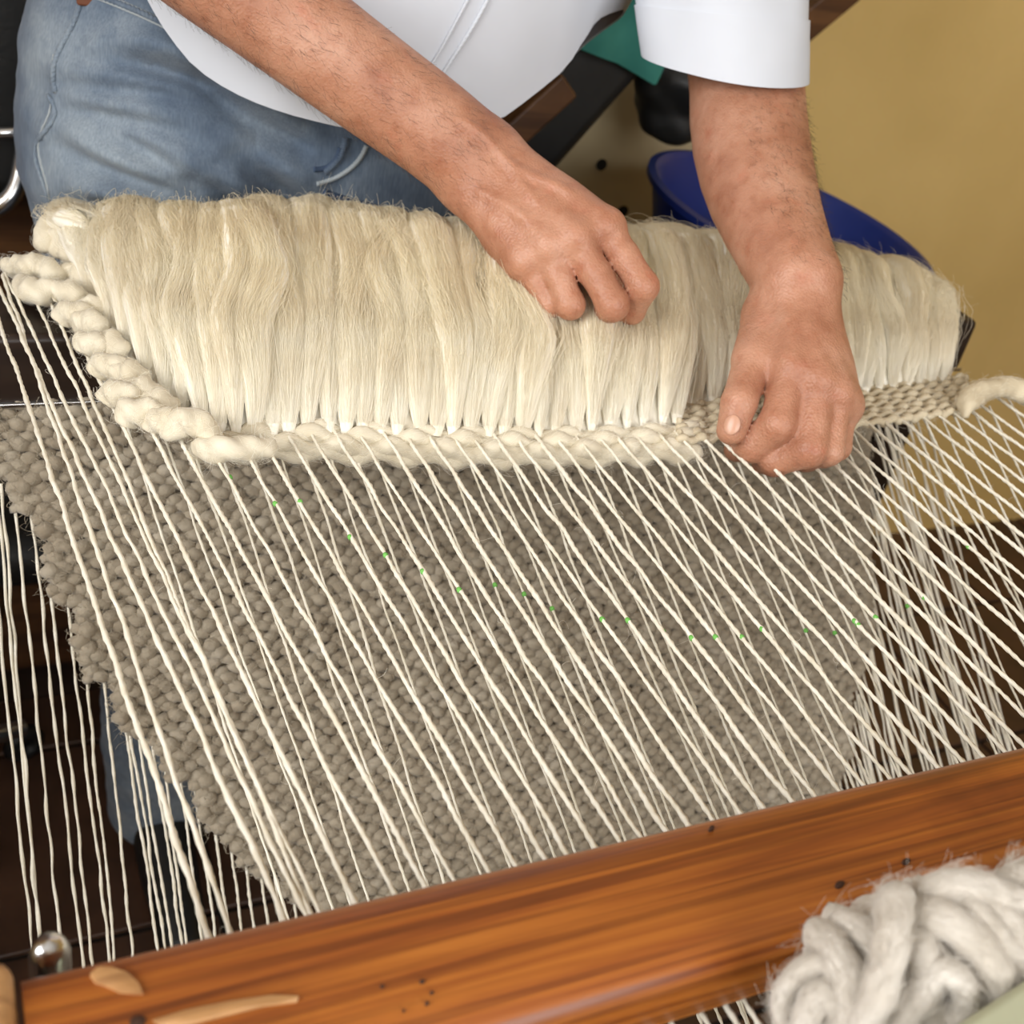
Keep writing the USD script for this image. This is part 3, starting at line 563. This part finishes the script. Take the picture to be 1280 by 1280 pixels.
bag = trimesh.creation.icosphere(4, 1); bag.vertices = bag.vertices * V(.075, .05, .085); bag.vertices += bag.vertex_normals * ((meshkit.fbm(bag.vertices * 22, 2) - .5) * .03)[:, None]; bag.apply_translation(back(858, 95, 1.36))
obj('body', bag, M_black, BG, smooth=True)
obj('strap', tube(spline([back(845, 60, 1.36), back(850, -60, 1.38), back(875, -60, 1.38), back(880, 60, 1.36)], 30), .006, 8), M_black, BG)
obj('wooden_lath', box(back(655, 150, 1.26), (.035, .03, .13), .004, rotm(.75, [0, 1, 0])), M_brown, label='brown wooden lath slanting beside the hem of the white shirt', cat='lath')
obj('wooden_pole', box(back(1028, 10, 1.45), (.045, .03, .40), .004, rotm(.80, [0, 1, 0])), M_brown, label='dark brown wooden pole leaning on the yellow wall behind the sleeve', cat='pole')
# blue basin tipped on its side
BS = xf('blue_basin', label='round blue plastic basin tipped on its side behind the left arm', cat='basin')
prof = [(r_ * 1.10, z_) for r_, z_ in [(0, -.118), (.10, -.118), (.118, -.108), (.135, -.07), (.158, -.004), (.166, .003), (.174, .001), (.174, -.006), (.166, -.008), (.141, -.075), (.124, -.114), (.106, -.126), (0, -.126)]]
bN = unit((U_ * .93 + R_ * .37) * .84 - F_ * .54); bc0 = P(990, 273, 1.45)
obj('bowl', to_frame(lathe(prof, 64), bc0, [1, 0, 0], bN), M_blue, BS, smooth=40)
wl_ = trimesh.creation.icosphere(4, 1); wl_.vertices = wl_.vertices * V(.10, .10, .05); wl_.vertices += wl_.vertex_normals * ((meshkit.fbm(wl_.vertices * 40, 3) - .5) * .05)[:, None]
obj('wool_heap', to_frame(wl_, bc0 - bN * .085, [1, 0, 0], bN), M_grey, label='heap of beige wool lying in the blue basin', cat='wool')
st0 = P(960, 330, 1.55)
ST = xf('stool', label='dark wooden stool under the blue basin behind the warp threads', cat='stool')
obj('seat', box((st0[0], 1.30, .52), (.36, .30, .04), .008), M_dark, ST)
for sx in (-.15, .15):
    for sy in (-.11, .11): obj('leg', box((st0[0] + sx, 1.30 + sy, .25), (.04, .04, .50), .004), M_dark, ST)
# office chair, left
OC = xf('office_chair', label='black padded chair with chrome tube frame behind the man on the left', cat='chair')
obj('backrest', box(back(-5, 60, 1.30), (.24, .07, .30), .03, rotm(-.12, [0, 1, 0])), M_black, OC)
obj('chrome_tube', tube(spline([back(-40, 166, 1.26), back(0, 166, 1.25), back(24, 165, 1.25)], 20), .0055, 12), M_steel, OC, smooth=True)
obj('chrome_tube', tube(spline([back(-60, 268, 1.22), back(-10, 262, 1.22), back(14, 246, 1.22), back(27, 214, 1.23), back(33, 180, 1.24)], 40), .0095, 14), M_steel, OC, smooth=True)
oc = back(-30, 200, 1.3)
obj('seat', box((oc[0] - .12, 1.20, .47), (.36, .26, .07), .03), M_black, OC)
obj('column', tube(np.array([[oc[0] - .12, 1.20, .07], [oc[0] - .12, 1.20, .45]]), .025, 16), M_steel, OC)
rf = ray(10, 792); cst = EYE + rf * (1.13 / rf[1]); ocx = oc[0] - .12
ring = trimesh.creation.torus(abs(cst[0] - ocx) * .92, .013, 64, 16); ring.apply_translation((ocx, 1.20, cst[2])); obj('foot_ring', ring, M_steel, OC, smooth=True)
for a_ in range(4):
    c_, s_ = math.cos(a_ * math.pi / 2 + .4), math.sin(a_ * math.pi / 2 + .4)
    obj('base_leg', tube(np.array([[ocx, 1.20, .09], [ocx + .14 * c_, 1.20 + .14 * s_, .06]]), .013, 12), M_steel, OC)
    obj('caster', to_frame(trimesh.creation.torus(.018, .011), V(ocx + .14 * c_, 1.20 + .14 * s_, .03), [0, 0, 1], [-s_, c_, 0]), M_black, OC, smooth=True)
WC = xf('wooden_cabinet', label='dark brown wooden cabinet against the back wall behind the man', cat='cabinet')
obj('body', box((-.33, YB - .08, .95), (1.75, .14, 1.9), .004), M_dark, WC)
for k in range(5): obj('door', box((-1.03 + k * .35, YB - .16, .97), (.335, .022, 1.78), .005), M_brown, WC)

# ------------------------------------------------------------------ signed-distance modelling for the person
def surface_nets(F, org, h):
    s = F < 0; nx, ny, nz = F.shape
    c = np.zeros((nx-1, ny-1, nz-1), np.uint8)
    for a in (0, 1):
        for b in (0, 1):
            for d in (0, 1): c += s[a:nx-1+a, b:ny-1+b, d:nz-1+d]
    I = np.argwhere((c > 0) & (c < 8)); idx = np.full(c.shape, -1, np.int64); idx[tuple(I.T)] = np.arange(len(I))
    acc = np.zeros((len(I), 3)); cnt = np.zeros(len(I))
    cor = [(a, b, d) for a in (0, 1) for b in (0, 1) for d in (0, 1)]
    val = {q: F[I[:, 0]+q[0], I[:, 1]+q[1], I[:, 2]+q[2]] for q in cor}
    for q in cor:
        for ax in range(3):
            if q[ax] == 0:
                q2 = list(q); q2[ax] = 1; q2 = tuple(q2); a, b = val[q], val[q2]; m = (a < 0) != (b < 0)
                t = np.where(m, a / np.where(m, a - b, 1), 0); p = np.zeros((len(I), 3)) + q; p[:, ax] = t
                acc[m] += p[m]; cnt[m] += 1
    v = (I + acc / cnt[:, None]) * h + org; faces = []
    for ax in range(3):
        o1, o2 = [(1, 2), (2, 0), (0, 1)][ax]
        sl0 = [slice(None)] * 3; sl1 = [slice(None)] * 3; sl0[ax] = slice(0, -1); sl1[ax] = slice(1, None)
        E = np.argwhere(s[tuple(sl0)] != s[tuple(sl1)])
        E = E[(E[:, o1] > 0) & (E[:, o2] > 0) & (E[:, o1] < F.shape[o1] - 1) & (E[:, o2] < F.shape[o2] - 1)]
        g = []
        for (d1, d2) in ((-1, -1), (0, -1), (0, 0), (-1, 0)):
            q = E.copy(); q[:, o1] += d1; q[:, o2] += d2; g.append(idx[tuple(q.T)])
        q = np.stack(g, 1); flip = ~s[tuple(E.T)]; q[flip] = q[flip][:, ::-1]; faces.append(q)
    q = np.vstack(faces); q = q[(q >= 0).all(1)]
    return trimesh.Trimesh(v, np.vstack([q[:, [0, 1, 2]], q[:, [0, 2, 3]]]), process=False)
def smin(a, b, k):
    h = np.clip(k - np.abs(a - b), 0, None) / k; return np.minimum(a, b) - h * h * k * .25
class Field:
    def __init__(s, lo, hi, h):
        s.lo, s.h = np.asarray(lo, float), h; s.n = np.ceil((np.asarray(hi) - s.lo) / h).astype(int) + 1; s.F = np.full(s.n, .05, np.float32)
        s.ax = [s.lo[i] + np.arange(s.n[i]) * h for i in range(3)]
    def window(s, pts, mar):
        pts = np.atleast_2d(pts); a = np.clip(np.floor((pts.min(0) - mar - s.lo) / s.h).astype(int), 0, s.n); b = np.clip(np.ceil((pts.max(0) + mar - s.lo) / s.h).astype(int) + 1, 0, s.n)
        return tuple(slice(int(x), int(y)) for x, y in zip(a, b))
    def grid(s, w): return np.stack(np.meshgrid(*[s.ax[i][w[i]] for i in range(3)], indexing='ij'), -1)
    def cone(s, a, b, ra, rb, k=.008, sc=None):
        w = s.window([a, b], max(ra, rb) + k + .02)
        if any(x.stop <= x.start for x in w): return s
        s.F[w] = smin(s.F[w], cone_d(s.grid(w), a, b, ra, rb), k); return s
    def chain(s, pts, rad, k=.008):
        for i in range(len(pts) - 1): s.cone(pts[i], pts[i+1], rad[i], rad[i+1], k)
        return s
    def sweep(s, members, k):
        """smooth limb: each member is a curved, tapering rod; the rods are blended side by side"""
        allp = np.vstack([np.array(p) for p, r in members]); w = s.window(allp, .07); g = s.grid(w); D = None
        for p, r in members:
            p = np.array(p); u = np.r_[0, np.cumsum(np.linalg.norm(np.diff(p, axis=0), axis=1))]; uu = np.linspace(0, u[-1], 13); q = PchipInterpolator(u, p)(uu); rr = PchipInterpolator(u, r)(uu)
            rr = np.convolve(np.pad(rr, 2, mode='edge'), np.ones(5) / 5, 'valid'); d = cone_d(g, q[0], q[1], rr[0], rr[1])
            for i in range(1, 12): d = np.minimum(d, cone_d(g, q[i], q[i+1], rr[i], rr[i+1]))
            D = d if D is None else smin(D, d, k)
        s.F[w] = smin(s.F[w], D, .012)
    def fingers(s, chains, k=.0045, k2=.004):
        """each finger is blended into the palm but kept apart from its neighbours by a crease"""
        base = s.F.copy()
        for pts, rad in chains:
            w = s.window(np.array(pts), max(rad) + .03); G = np.full(s.F[w].shape, .05, np.float32); g = s.grid(w)
            for i in range(len(pts) - 1): G = smin(G, cone_d(g, pts[i], pts[i+1], rad[i], rad[i+1]), k2)
            s.F[w] = smin(s.F[w], smin(base[w], G, k), .0016)
    def groove(s, pts, r, depth):
        g0 = spline(pts, 20); w = s.window(g0, .012); g = s.grid(w); t = cKDTree(g0); d = t.query(g.reshape(-1, 3))[0].reshape(g.shape[:3])
        s.F[w] += depth * np.exp(-(d / r) ** 2)
    def mesh(s): return surface_nets(s.F, s.lo, s.h)
def cone_d(g, a, b, ra, rb):
    a, b = np.asarray(a, float), np.asarray(b, float); ab = b - a; t = np.clip((g - a) @ ab / (ab @ ab + 1e-12), 0, 1)
    return (np.linalg.norm(g - a - t[..., None] * ab, axis=-1) - (ra + (rb - ra) * t)).astype(np.float32)
def bounds(pts, m): pts = np.array(pts); return pts.min(0) - m, pts.max(0) + m
HV = R_                                       # picture-right direction in space

# right arm and hand
rE, rF1, rF2, rF3, rW = P(240, -68, .795), P(368, 32, .818), P(468, 107, .842), P(556, 172, .862), P(598, 208, .872)
rMCP = [P(757, 285, .842), P(720, 300, .836), P(684, 310, .838), P(655, 328, .847)]
rPIP = [P(804, 358, .834), P(766, 381, .831), P(713, 381, .838), P(686, 381, .848)]
rDIP = [P(790, 389, .858), P(757, 390, .857), P(709, 386, .861), P(685, 384, .868)]
rTIP = [P(766, 388, .875), P(742, 378, .873), P(700, 372, .874), P(682, 370, .880)]
pts = [rE, rF1, rW] + rMCP + rPIP + rTIP
fR = Field(*bounds(pts, .060), .0018)
wn = unit(np.cross(unit(rW - rE), F_)) 
side = unit(np.cross(F_, unit(rW - rF1)))
fR.sweep([([rE + side * sg * .010, rF1 + side * sg * .010, rF2 + side * sg * .010, rF3 + side * sg * .0105, rW + side * sg * .0115], [.0325, .0274, .0266, .0252, .0236]) for sg in (-1, 1)], .03)
for i, q in enumerate(rMCP):
    st = rW + side * [-.016, -.005, .006, .017][i] * (-1 if np.dot(side, rMCP[0] - rMCP[3]) > 0 else 1) + F_ * .001
    fR.cone(st, q, .0185, [.0128, .0128, .0122, .0122][i], .012)
    fR.cone(st * .3 + q * .7 + F_ * .014, q + F_ * .012, .014, .011, .012)          # palm flesh
    fR.cone(q - F_ * .0008, q - F_ * .0004, .0134, .0128, .006)                        # knuckle
    # extensor tendon
    fR.cone(st * .45 + q * .55 - F_ * .0118, q - F_ * .0098, .0034, .0042, .010)
thb = [P(640, 232, .892), P(700, 285, .893), P(752, 345, .886), P(778, 382, .880)]
fR.cone(rW + F_ * .01, thb[1], .018, .015, .014)
fR.fingers([([rMCP[i], rMCP[i] * .5 + rPIP[i] * .5 - F_ * .0005, rPIP[i], rDIP[i], rTIP[i]], [[.0122, .0110, .0113, .0094, .0080], [.0122, .0112, .0116, .0096, .0082], [.0114, .0100, .0105, .0090, .0078], [.0104, .0090, .0092, .0080, .0070]][i]) for i in range(4)] + [([thb[1], thb[2], thb[3]], [.0135, .0115, .0095])])
for ve in ([(575, 150, .835), (608, 172, .838), (632, 200, .838), (660, 240, .832), (684, 262, .826)], [(632, 200, .838), (648, 212, .834), (690, 230, .826), (722, 250, .824)], [(600, 240, .842), (640, 262, .834), (664, 280, .830)]):
    q = spline([P(a, b, c) for a, b, c in ve], 14); g = fR
    # veins ride on the skin: push each point to the surface along the view ray
    out = []
    for p in q:
        d = unit(p - EYE); tt_ = np.linalg.norm(p - EYE) + np.linspace(-.03, .06, 140); s_ = EYE + d * tt_[:, None]; ii = np.clip(np.round((s_ - g.lo) / g.h).astype(int), 0, g.n - 1); val = g.F[tuple(ii.T)]
        j = np.argmax(val < 0); out.append(s_[j] + d * .0006)
    out = spline(np.array(out)[::3], 24)
    fR.chain(list(out[::2]), [.0019] * len(out[::2]), .004)
# left arm and hand
lE, lF1, lF2, lF3, lW = P(930, 75, 1.0), P(937, 170, .965), P(953, 245, .925), P(979, 312, .885), P(997, 350, .864)
lU = P(904, 88, .985) + (V(.60, 1.03, 1.37) - P(904, 88, .985)) * .42
lMCP = [P(988, 462, .826), P(1022, 478, .822), P(1045, 494, .828), P(1054, 508, .840)]
lPIP = [P(972, 530, .813), P(1011, 562, .814), P(1036, 563, .822), P(1047, 559, .836)]
lDIP = [P(940, 558, .828), P(968, 577, .830), P(1008, 573, .842), P(1030, 570, .852)]
lTIP = [P(920, 562, .848), P(954, 578, .846), P(990, 575, .858), P(1014, 574, .864)]
lTH = [P(960, 395, .868), P(942, 450, .838), P(924, 503, .817), P(914, 538, .816)]
fL = Field(*bounds([lU, lE, lW] + lMCP + lPIP + lTIP + lTH, .06), .0018)
fL.sweep([([lU + R_ * sg * .010, lE + R_ * sg * .013, lF1 + R_ * sg * .0135, lF2 + R_ * sg * .012, lF3 + R_ * sg * .009, lW + R_ * sg * .0065], [.042, .0350, .0350, .0330, .0250, .0212]) for sg in (-1, 1)], .03)
for i, q in enumerate(lMCP):
    st = lW + R_ * [-.0085, -.003, .003, .0085][i]
    fL.cone(st, q, .0150, [.0138, .0130, .0122, .0120][i], .012)
    fL.cone(st * .25 + q * .75 + F_ * .013, q + F_ * .012, .014, .011, .012)
    fL.cone(q - F_ * .0006, q - F_ * .0002, .0142 if i < 2 else .013, .0128, .006)
    fL.cone(st * .45 + q * .55 - F_ * .011, q - F_ * .0098, .0032, .0042, .010)
fL.cone(lW * .6 + lTH[0] * .4 + F_ * .002, lTH[0], .0150, .0170, .012); fL.cone(lTH[0], lTH[1], .0175, .0150, .010)
fL.fingers([([lMCP[i], lPIP[i], lDIP[i], lTIP[i]], [[.0135, .0128, .0116, .0092], [.0132, .0124, .0106, .0088], [.0118, .0106, .0095, .0080], [.0108, .0094, .0084, .0074]][i]) for i in range(4)] + [([lTH[0], lTH[1], lTH[2], lTH[3]], [.0165, .0142, .0124, .0106])])
armR, armL = fR.mesh(), fL.mesh()
# torso, neck, head and upper arms
SHR, SHL = V(.215, 1.02, 1.385), V(.615, 1.02, 1.385)
fB = Field((-.02, .72, .88), (.86, 1.36, 1.86), .008)
fB.chain([V(.30, 1.08, .95), V(.34, 1.08, 1.12), V(.40, 1.06, 1.30)], [.085, .10, .11], .05)
for sg in (-1, 1): fB.chain([V(.29 + sg * .05, 1.08, .95), V(.34 + sg * .06, 1.07, 1.12), V(.41 + sg * .085, 1.05, 1.29)], [.075, .09, .095], .05)
fB.cone(SHR, SHL, .055, .055, .05); fB.cone(V(.415, 1.03, 1.40), V(.42, .97, 1.50), .058, .055, .04)
hd = V(.425, .93, 1.60)
fB.cone(hd + V(0, .03, .035), hd + V(0, .02, .045), .088, .085, .03); fB.cone(hd + V(0, -.02, -.03), hd + V(0, -.045, -.06), .06, .042, .03)
fB.cone(hd + V(0, -.09, .015), hd + V(0, -.108, -.012), .009, .014, .012)
for sg in (-1, 1):
    fB.cone(hd + V(sg * .082, .02, .01), hd + V(sg * .084, .024, -.02), .014, .011, .008)
fB.cone(hd + V(-.02, -.085, -.055), hd + V(.02, -.085, -.055), .009, .009, .01)
fB.chain([SHR, (SHR + rE) / 2, rE], [.053, .047, .034], .03); fB.chain([SHL, (SHL + lE) / 2, lE], [.053, .047, .030], .03)
torso = fB.mesh()
def mani(m): return m3.Manifold(m3.Mesh(np.asarray(m.vertices, np.float32), np.asarray(m.faces, np.uint32)))
def prep(m):
    m.merge_vertices(); m = max(m.split(only_watertight=False), key=lambda q: len(q.faces)); m.fix_normals(); return m
armR, armL, torso = prep(armR), prep(armL), prep(torso)
def relax(m, it=4, lam=.5):
    from scipy.sparse import coo_matrix
    e = m.edges_unique; n = len(m.vertices); A = coo_matrix((np.ones(len(e) * 2), (np.r_[e[:, 0], e[:, 1]], np.r_[e[:, 1], e[:, 0]])), (n, n)).tocsr(); dg = np.maximum(np.asarray(A.sum(1)), 1)
    for _ in range(it): m.vertices = m.vertices + lam * (A @ m.vertices / dg - m.vertices)
for m in (armR, armL): relax(m)
try:
    U = mani(armR) + mani(armL) + mani(torso)
    if U.is_empty(): raise ValueError(mani(armR).status())
    print('union ok')
    t = U.to_mesh(); body = trimesh.Trimesh(t.vert_properties[:, :3], t.tri_verts, process=False)
except Exception as ex:
    print('union failed', ex); body = cat([armR, armL, torso])
MAN = xf('person', label='man in white short-sleeved shirt and faded blue jeans leaning over the loom, knotting fleece', cat='person')
obj('body', body, M_skin, MAN, smooth=True)
# thumbnail of the left hand
nc = P(915, 531, .8045); nx = unit(P(921, 512, .806) - P(912, 545, .806)); 
nl = trimesh.creation.icosphere(3, 1); nl.vertices = nl.vertices * V(.0070, .0056, .0012); nl.vertices[:, 2] -= nl.vertices[:, 1] ** 2 * 28
obj('thumbnail', to_frame(nl, nc, nx, unit(-F_ - R_ * .35)), M_nail, MAN, smooth=True)
# arm hair
def hairs(mesh, keep, n, L, fl):
    c = mesh.triangles_center; nn = mesh.face_normals; ok = keep(c, nn); I = np.flatnonzero(ok); w = mesh.area_faces[I]; I = rng.choice(I, n, p=w / w.sum()); out = []
    for i in I:
        q = [c[i] - nn[i] * .0005]; d = unit(nn[i] * .55 + fl + rng.normal(0, .25, 3)); l = L * rng.uniform(.5, 1.1)
        for k in range(4): q.append(q[-1] + d * l / 4); d = unit(d * 1.0 - nn[i] * .12 + rng.normal(0, .12, 3))
        out.append(np.array(q))
    return out
hr = hairs(armR, lambda c, n: (((c - rW) @ unit(rF1 - rW)) > -.01) & (n @ unit(side * .5 - F_ * .8) > .1), 1100, .010, unit(rW - rF1) * .9)
hr += hairs(armL, lambda c, n: (((c - lW) @ unit(lF1 - lW)) > -.01) & (((c - lE) @ unit(lW - lE)) > .06) & (n @ unit(R_ - F_ * .35) > .0), 1400, .010, unit(lW - lF1) * .9)
curves('arm_hair', hr, [.00011] * len(hr), M_hair, MAN, kind='stuff', label='short dark hairs on the forearms')
# head details, above the frame
cap = trimesh.creation.icosphere(4, 1); cap = cap.slice_plane([0, 0, -.05], [0, .45, 1]); cap.vertices = cap.vertices * V(.094, .104, .098) + hd + V(0, .026, .042); obj('hair', cap, M_hair, MAN, smooth=True)
for sg in (-1, 1): e = trimesh.creation.icosphere(3, .011); e.apply_translation(hd + V(sg * .031, -.062, .018)); obj('eye', e, M_white, MAN, smooth=True)

# jeans
fJ = Field((-.1, .74, -.0), (.75, 1.34, 1.16), .007)
fJ.chain([V(.205, 1.06, .93), V(.205, 1.06, 1.0), V(.225, 1.065, 1.12)], [.128, .122, .095], .05); fJ.chain([V(.355, 1.06, .93), V(.355, 1.06, 1.0), V(.36, 1.065, 1.12)], [.125, .120, .095], .05)
fJ.chain([V(.19, 1.055, .92), V(.20, 1.04, .70), V(.20, 1.04, .50), V(.20, 1.08, .06)], [.118, .098, .080, .062], .03); fJ.chain([V(.38, 1.055, .92), V(.42, 1.03, .70), V(.45, 1.02, .50), V(.47, 1.06, .06)], [.118, .098, .080, .062], .03)
fJ.F = np.maximum(fJ.F, (fJ.ax[2] - 1.09)[None, None, :].astype(np.float32))
jn = prep(fJ.mesh()); jn = jn.subdivide() if len(jn.faces) < 150000 else jn
vn = jn.vertex_normals; vv = jn.vertices
def on_mesh(mesh, px, py):
    """first point of the mesh seen through the image point"""
    loc, _, it = mesh.ray.intersects_location([EYE], [unit(ray(px, py))], multiple_hits=False)
    return (loc[0], mesh.face_normals[it[0]]) if len(loc) else (None, None)
disp = .010 * (meshkit.fbm(vv * V(7, 7, 16), 3, 2) - .5) - .003 * np.abs(meshkit.noise(vv * V(14, 14, 40), 6) - .5)
for pl, r, dep in (([(138, 72), (180, 84), (240, 98), (300, 118)], .007, .006), ([(75, 104), (135, 114), (215, 122), (280, 150)], .006, .004), ([(72, 182), (130, 214), (190, 236), (240, 250)], .008, .007), ([(140, 172), (200, 205), (262, 246)], .008, .006),
        ([(150, 80), (235, 100), (300, 148), (370, 196)], .009, .007), ([(255, 105), (330, 152), (400, 196)], .007, .006), ([(78, 140), (150, 150), (230, 172)], .006, .004), ([(300, 200), (350, 240), (390, 268)], .010, .008), ([(85, 250), (140, 262), (200, 270)], .007, .005), ([(250, 225), (300, 262), (330, 280)], .009, .006)):
    pp = [on_mesh(jn, *c)[0] for c in spline(np.array(pl, float), 12)]; pp = [c for c in pp if c is not None]
    if len(pp) < 3: continue
    pc = spline(np.array(pp), 60); d, i = cKDTree(pc).query(vv, distance_upper_bound=.06); i = np.minimum(i, 59); env = np.sin(np.pi * np.clip(i / 59, .03, .97)) ** .6
    up_ = np.sign((vv - pc[i])[:, 2]); ok = np.isfinite(d); dd = np.where(ok, d, 9)
    disp += np.where(ok, env * dep * 1.5 * (-np.exp(-(dd / r) ** 2) + .8 * np.exp(-((dd - 2.1 * r) / (1.2 * r)) ** 2) * (up_ > 0)), 0)
jn.vertices = vv + vn * disp[:, None]
JE = obj('jeans', jn, M_denim, MAN, smooth=True)
def seam(pxs, r, m, name, mesh=jn, parent=JE, lift=.0006, dash=False):
    pts = []
    for a, b in spline(np.array([(x, y) for x, y in pxs], float), 26):
        p, n = on_mesh(mesh, a, b)
        if p is not None: pts.append(p - ray(a, b) / FPX * lift)
    if len(pts) > 4: obj(name, tube(spline(np.array(pts), 50), r, 8, np.linspace(0, 60, 50), .2), m, parent, smooth=True)
seam([(100, 4), (86, 40), (72, 68), (70, 115)], .0022, M_denim, 'side_seam'); seam([(67, 68), (66, 90), (70, 116)], .0009, M_stitch, 'stitching')
seam([(62, 120), (58, 150), (49, 172), (54, 215), (49, 284)], .0010, M_stitch, 'stitching'); seam([(60, 120), (55, 165), (46, 178), (51, 220), (46, 286)], .0020, M_denim, 'side_seam')
seam([(118, -3), (160, 14), (220, 42)], .0008, M_stitch, 'stitching'); seam([(122, -10), (165, 7), (226, 38)], .0008, M_stitch, 'stitching'); seam([(120, -6), (163, 10), (223, 40)], .0024, M_denim, 'pocket_edge')
seam([(458, 182), (444, 205), (420, 222), (396, 230)], .0020, M_stitch, 'pocket_edge'); seam([(425, 185), (415, 205), (392, 212)], .0022, M_denimd, 'fly_seam'); seam([(432, 172), (425, 195), (405, 215)], .003, M_denim, 'fly_seam')
seam([(404, 240), (440, 252), (480, 262)], .003, M_denimd, 'fly_seam')
p, n = on_mesh(jn, 107, 2)
if p is not None: obj('belt_loop', box(p + V(0, 0, .012), (.013, .006, .03), .002), M_leather, JE)
# shoes
for x in (.20, .47):
    s = m3.Manifold.batch_hull([m3.Manifold.sphere(r, 24).translate([x + dx, y, z]) for dx, y, z, r in ((0, 1.10, .04, .036), (0, .99, .036, .036), (0, .88, .028, .028), (0, 1.07, .075, .035))]).to_mesh()
    obj('shoe', trimesh.Trimesh(s.vert_properties[:, :3], s.tri_verts, process=False), M_black, MAN)

# shirt: a thin sewn shell with a curved hem
TH = 96; NV = 40
th = np.arange(TH) * 2 * np.pi / TH                 # 0 = +x, pi/2 = back, 3pi/2 = front
HEM = np.array([(60, -300), (120, -150), (190, 0), (225, 60), (250, 90), (300, 120), (350, 142), (410, 160), (520, 178), (640, 154), (700, 94), (790, 2), (900, -110)], float)
def shirt_xy(a, z):
    c, s = np.cos(a), np.sin(a); u = np.clip((z - 1.0) / .40, 0, 1); cx = .335 + .08 * u
    hw = np.interp(u, [0, .1, .3, .6, .85, 1], [.236, .234, .228, .215, .205, .15]); hd_ = np.interp(u, [0, .3, .7, 1], [.190, .178, .145, .075])
    return cx + hw * np.sign(c) * np.abs(c) ** .85, 1.055 + hd_ * np.sign(s) * np.abs(s) ** .85
zs = np.linspace(1.0, 1.30, 151); hemz = []
for a in th:
    X, Y = shirt_xy(np.full_like(zs, a), zs); q = pix(np.stack([X, Y, zs], -1)); below = q[:, 1] > np.interp(q[:, 0], HEM[:, 0], HEM[:, 1])
    z = zs[np.argmax(~below)] if (~below).any() else 1.12
    hemz.append(z if math.sin(a) < .15 else 1.10)
hemz = np.array(hemz); hemz = np.clip(hemz, 1.0, 1.18); hemz = (np.roll(hemz, 1) + hemz * 2 + np.roll(hemz, -1)) / 4
def shirt_pt(a, t):
    zz = hemz + (1.40 - hemz) * t; X, Y = shirt_xy(a, zz); return np.stack([X, Y, zz], -1)
g = np.stack([shirt_pt(th, t) for t in np.linspace(0, 1, NV)])
f_ = meshkit.fbm(g * V(11, 11, 5), 3, 4) - .5
nrm = g - np.stack([g[..., 0] * 0 + .38, g[..., 1] * 0 + 1.055, g[..., 2]], -1); nrm /= np.linalg.norm(nrm, axis=-1, keepdims=True)
dg = np.sin((g[..., 0] * 26 + g[..., 2] * 30) + 4 * meshkit.noise(g * 6, 2)) * .004 * np.exp(-((g[..., 2] - 1.1) / .12) ** 2)
g = g + nrm * (.026 * f_ + dg * 1.4)[..., None]
inner = g - nrm * .0018
shell = np.concatenate([inner[::-1], g], 0)
SH = obj('shirt', loft(np.concatenate([shell, shell[:1]], 0), True) if False else loft(shell), M_shirt, MAN, smooth=50)
shm = trimesh.Trimesh(*(lambda m: (m.vertices, m.faces))(loft(shell)), process=False)
def sleeve(a, b, ra, rb, hem=.046, sd=0, tilt=0., tilt2=0.):
    n = 30; ax = unit(b - a); e1 = unit(np.cross(ax, [0, 1, .2])); e2 = np.cross(ax, e1); S = 64; tt = np.linspace(0, 1, n); ph = np.arange(S) * 2 * np.pi / S
    L = np.linalg.norm(b - a)
    r = ra + (rb - ra) * tt
    gg = np.stack([a + (b - a) * t + (e1 * np.cos(ph)[:, None] + e2 * np.sin(ph)[:, None]) * rr for t, rr in zip(tt, r)])
    gg = gg + ax * (((gg - (a + (b - a) * tt[:, None])[:, None]) @ (tilt * R_ - tilt2 * F_)) * (tt ** 2)[:, None])[..., None]
    w = np.clip(1 - np.abs(tt - .6) / .5, 0, 1)[:, None]
    d = (.012 * (meshkit.fbm(gg * V(16, 16, 8), 3, sd) - .5) + .004 * np.sin(ph * 5 + tt[:, None] * 4)) * (w + .15)
    out = gg - (a + (b - a) * tt[:, None])[:, None]; out /= np.linalg.norm(out, axis=-1, keepdims=True)
    gg = gg + out * d[..., None]; inn = gg - out * .0022
    p = obj('sleeve', loft(np.concatenate([inn[::-1], gg], 0)), M_shirt, SH, smooth=50)
    k0 = int((1 - hem / L) * n); band = gg[k0:] + out[k0:] * .0016; bi = band - out[k0:] * .0012
    bi = np.concatenate([bi[:1], band, (band[-1:] + ax * .0015)], 0); i2 = band - out[k0:] * .004
    obj('sleeve_hem', loft(np.concatenate([i2[::-1], band], 0)), M_shirt, SH, smooth=50)
cuffL = P(904, 88, .985)
ax = unit(P(908, 76, 1.00) - V(.615, 1.02, 1.385))
sleeve(V(.60, 1.03, 1.37), P(904, 83, .985), .085, .0665, sd=3, tilt=.22, tilt2=.50)
sleeve(V(.23, 1.03, 1.37), SHR + (rE - SHR) * .68, .085, .066, sd=5)
seam([(612, -6), (590, 35), (560, 82), (546, 104)], .0016, M_shirt, 'placket', shm, SH, .001); seam([(588, -6), (566, 35), (540, 80), (526, 100)], .0012, M_shirt, 'placket', shm, SH, .001)
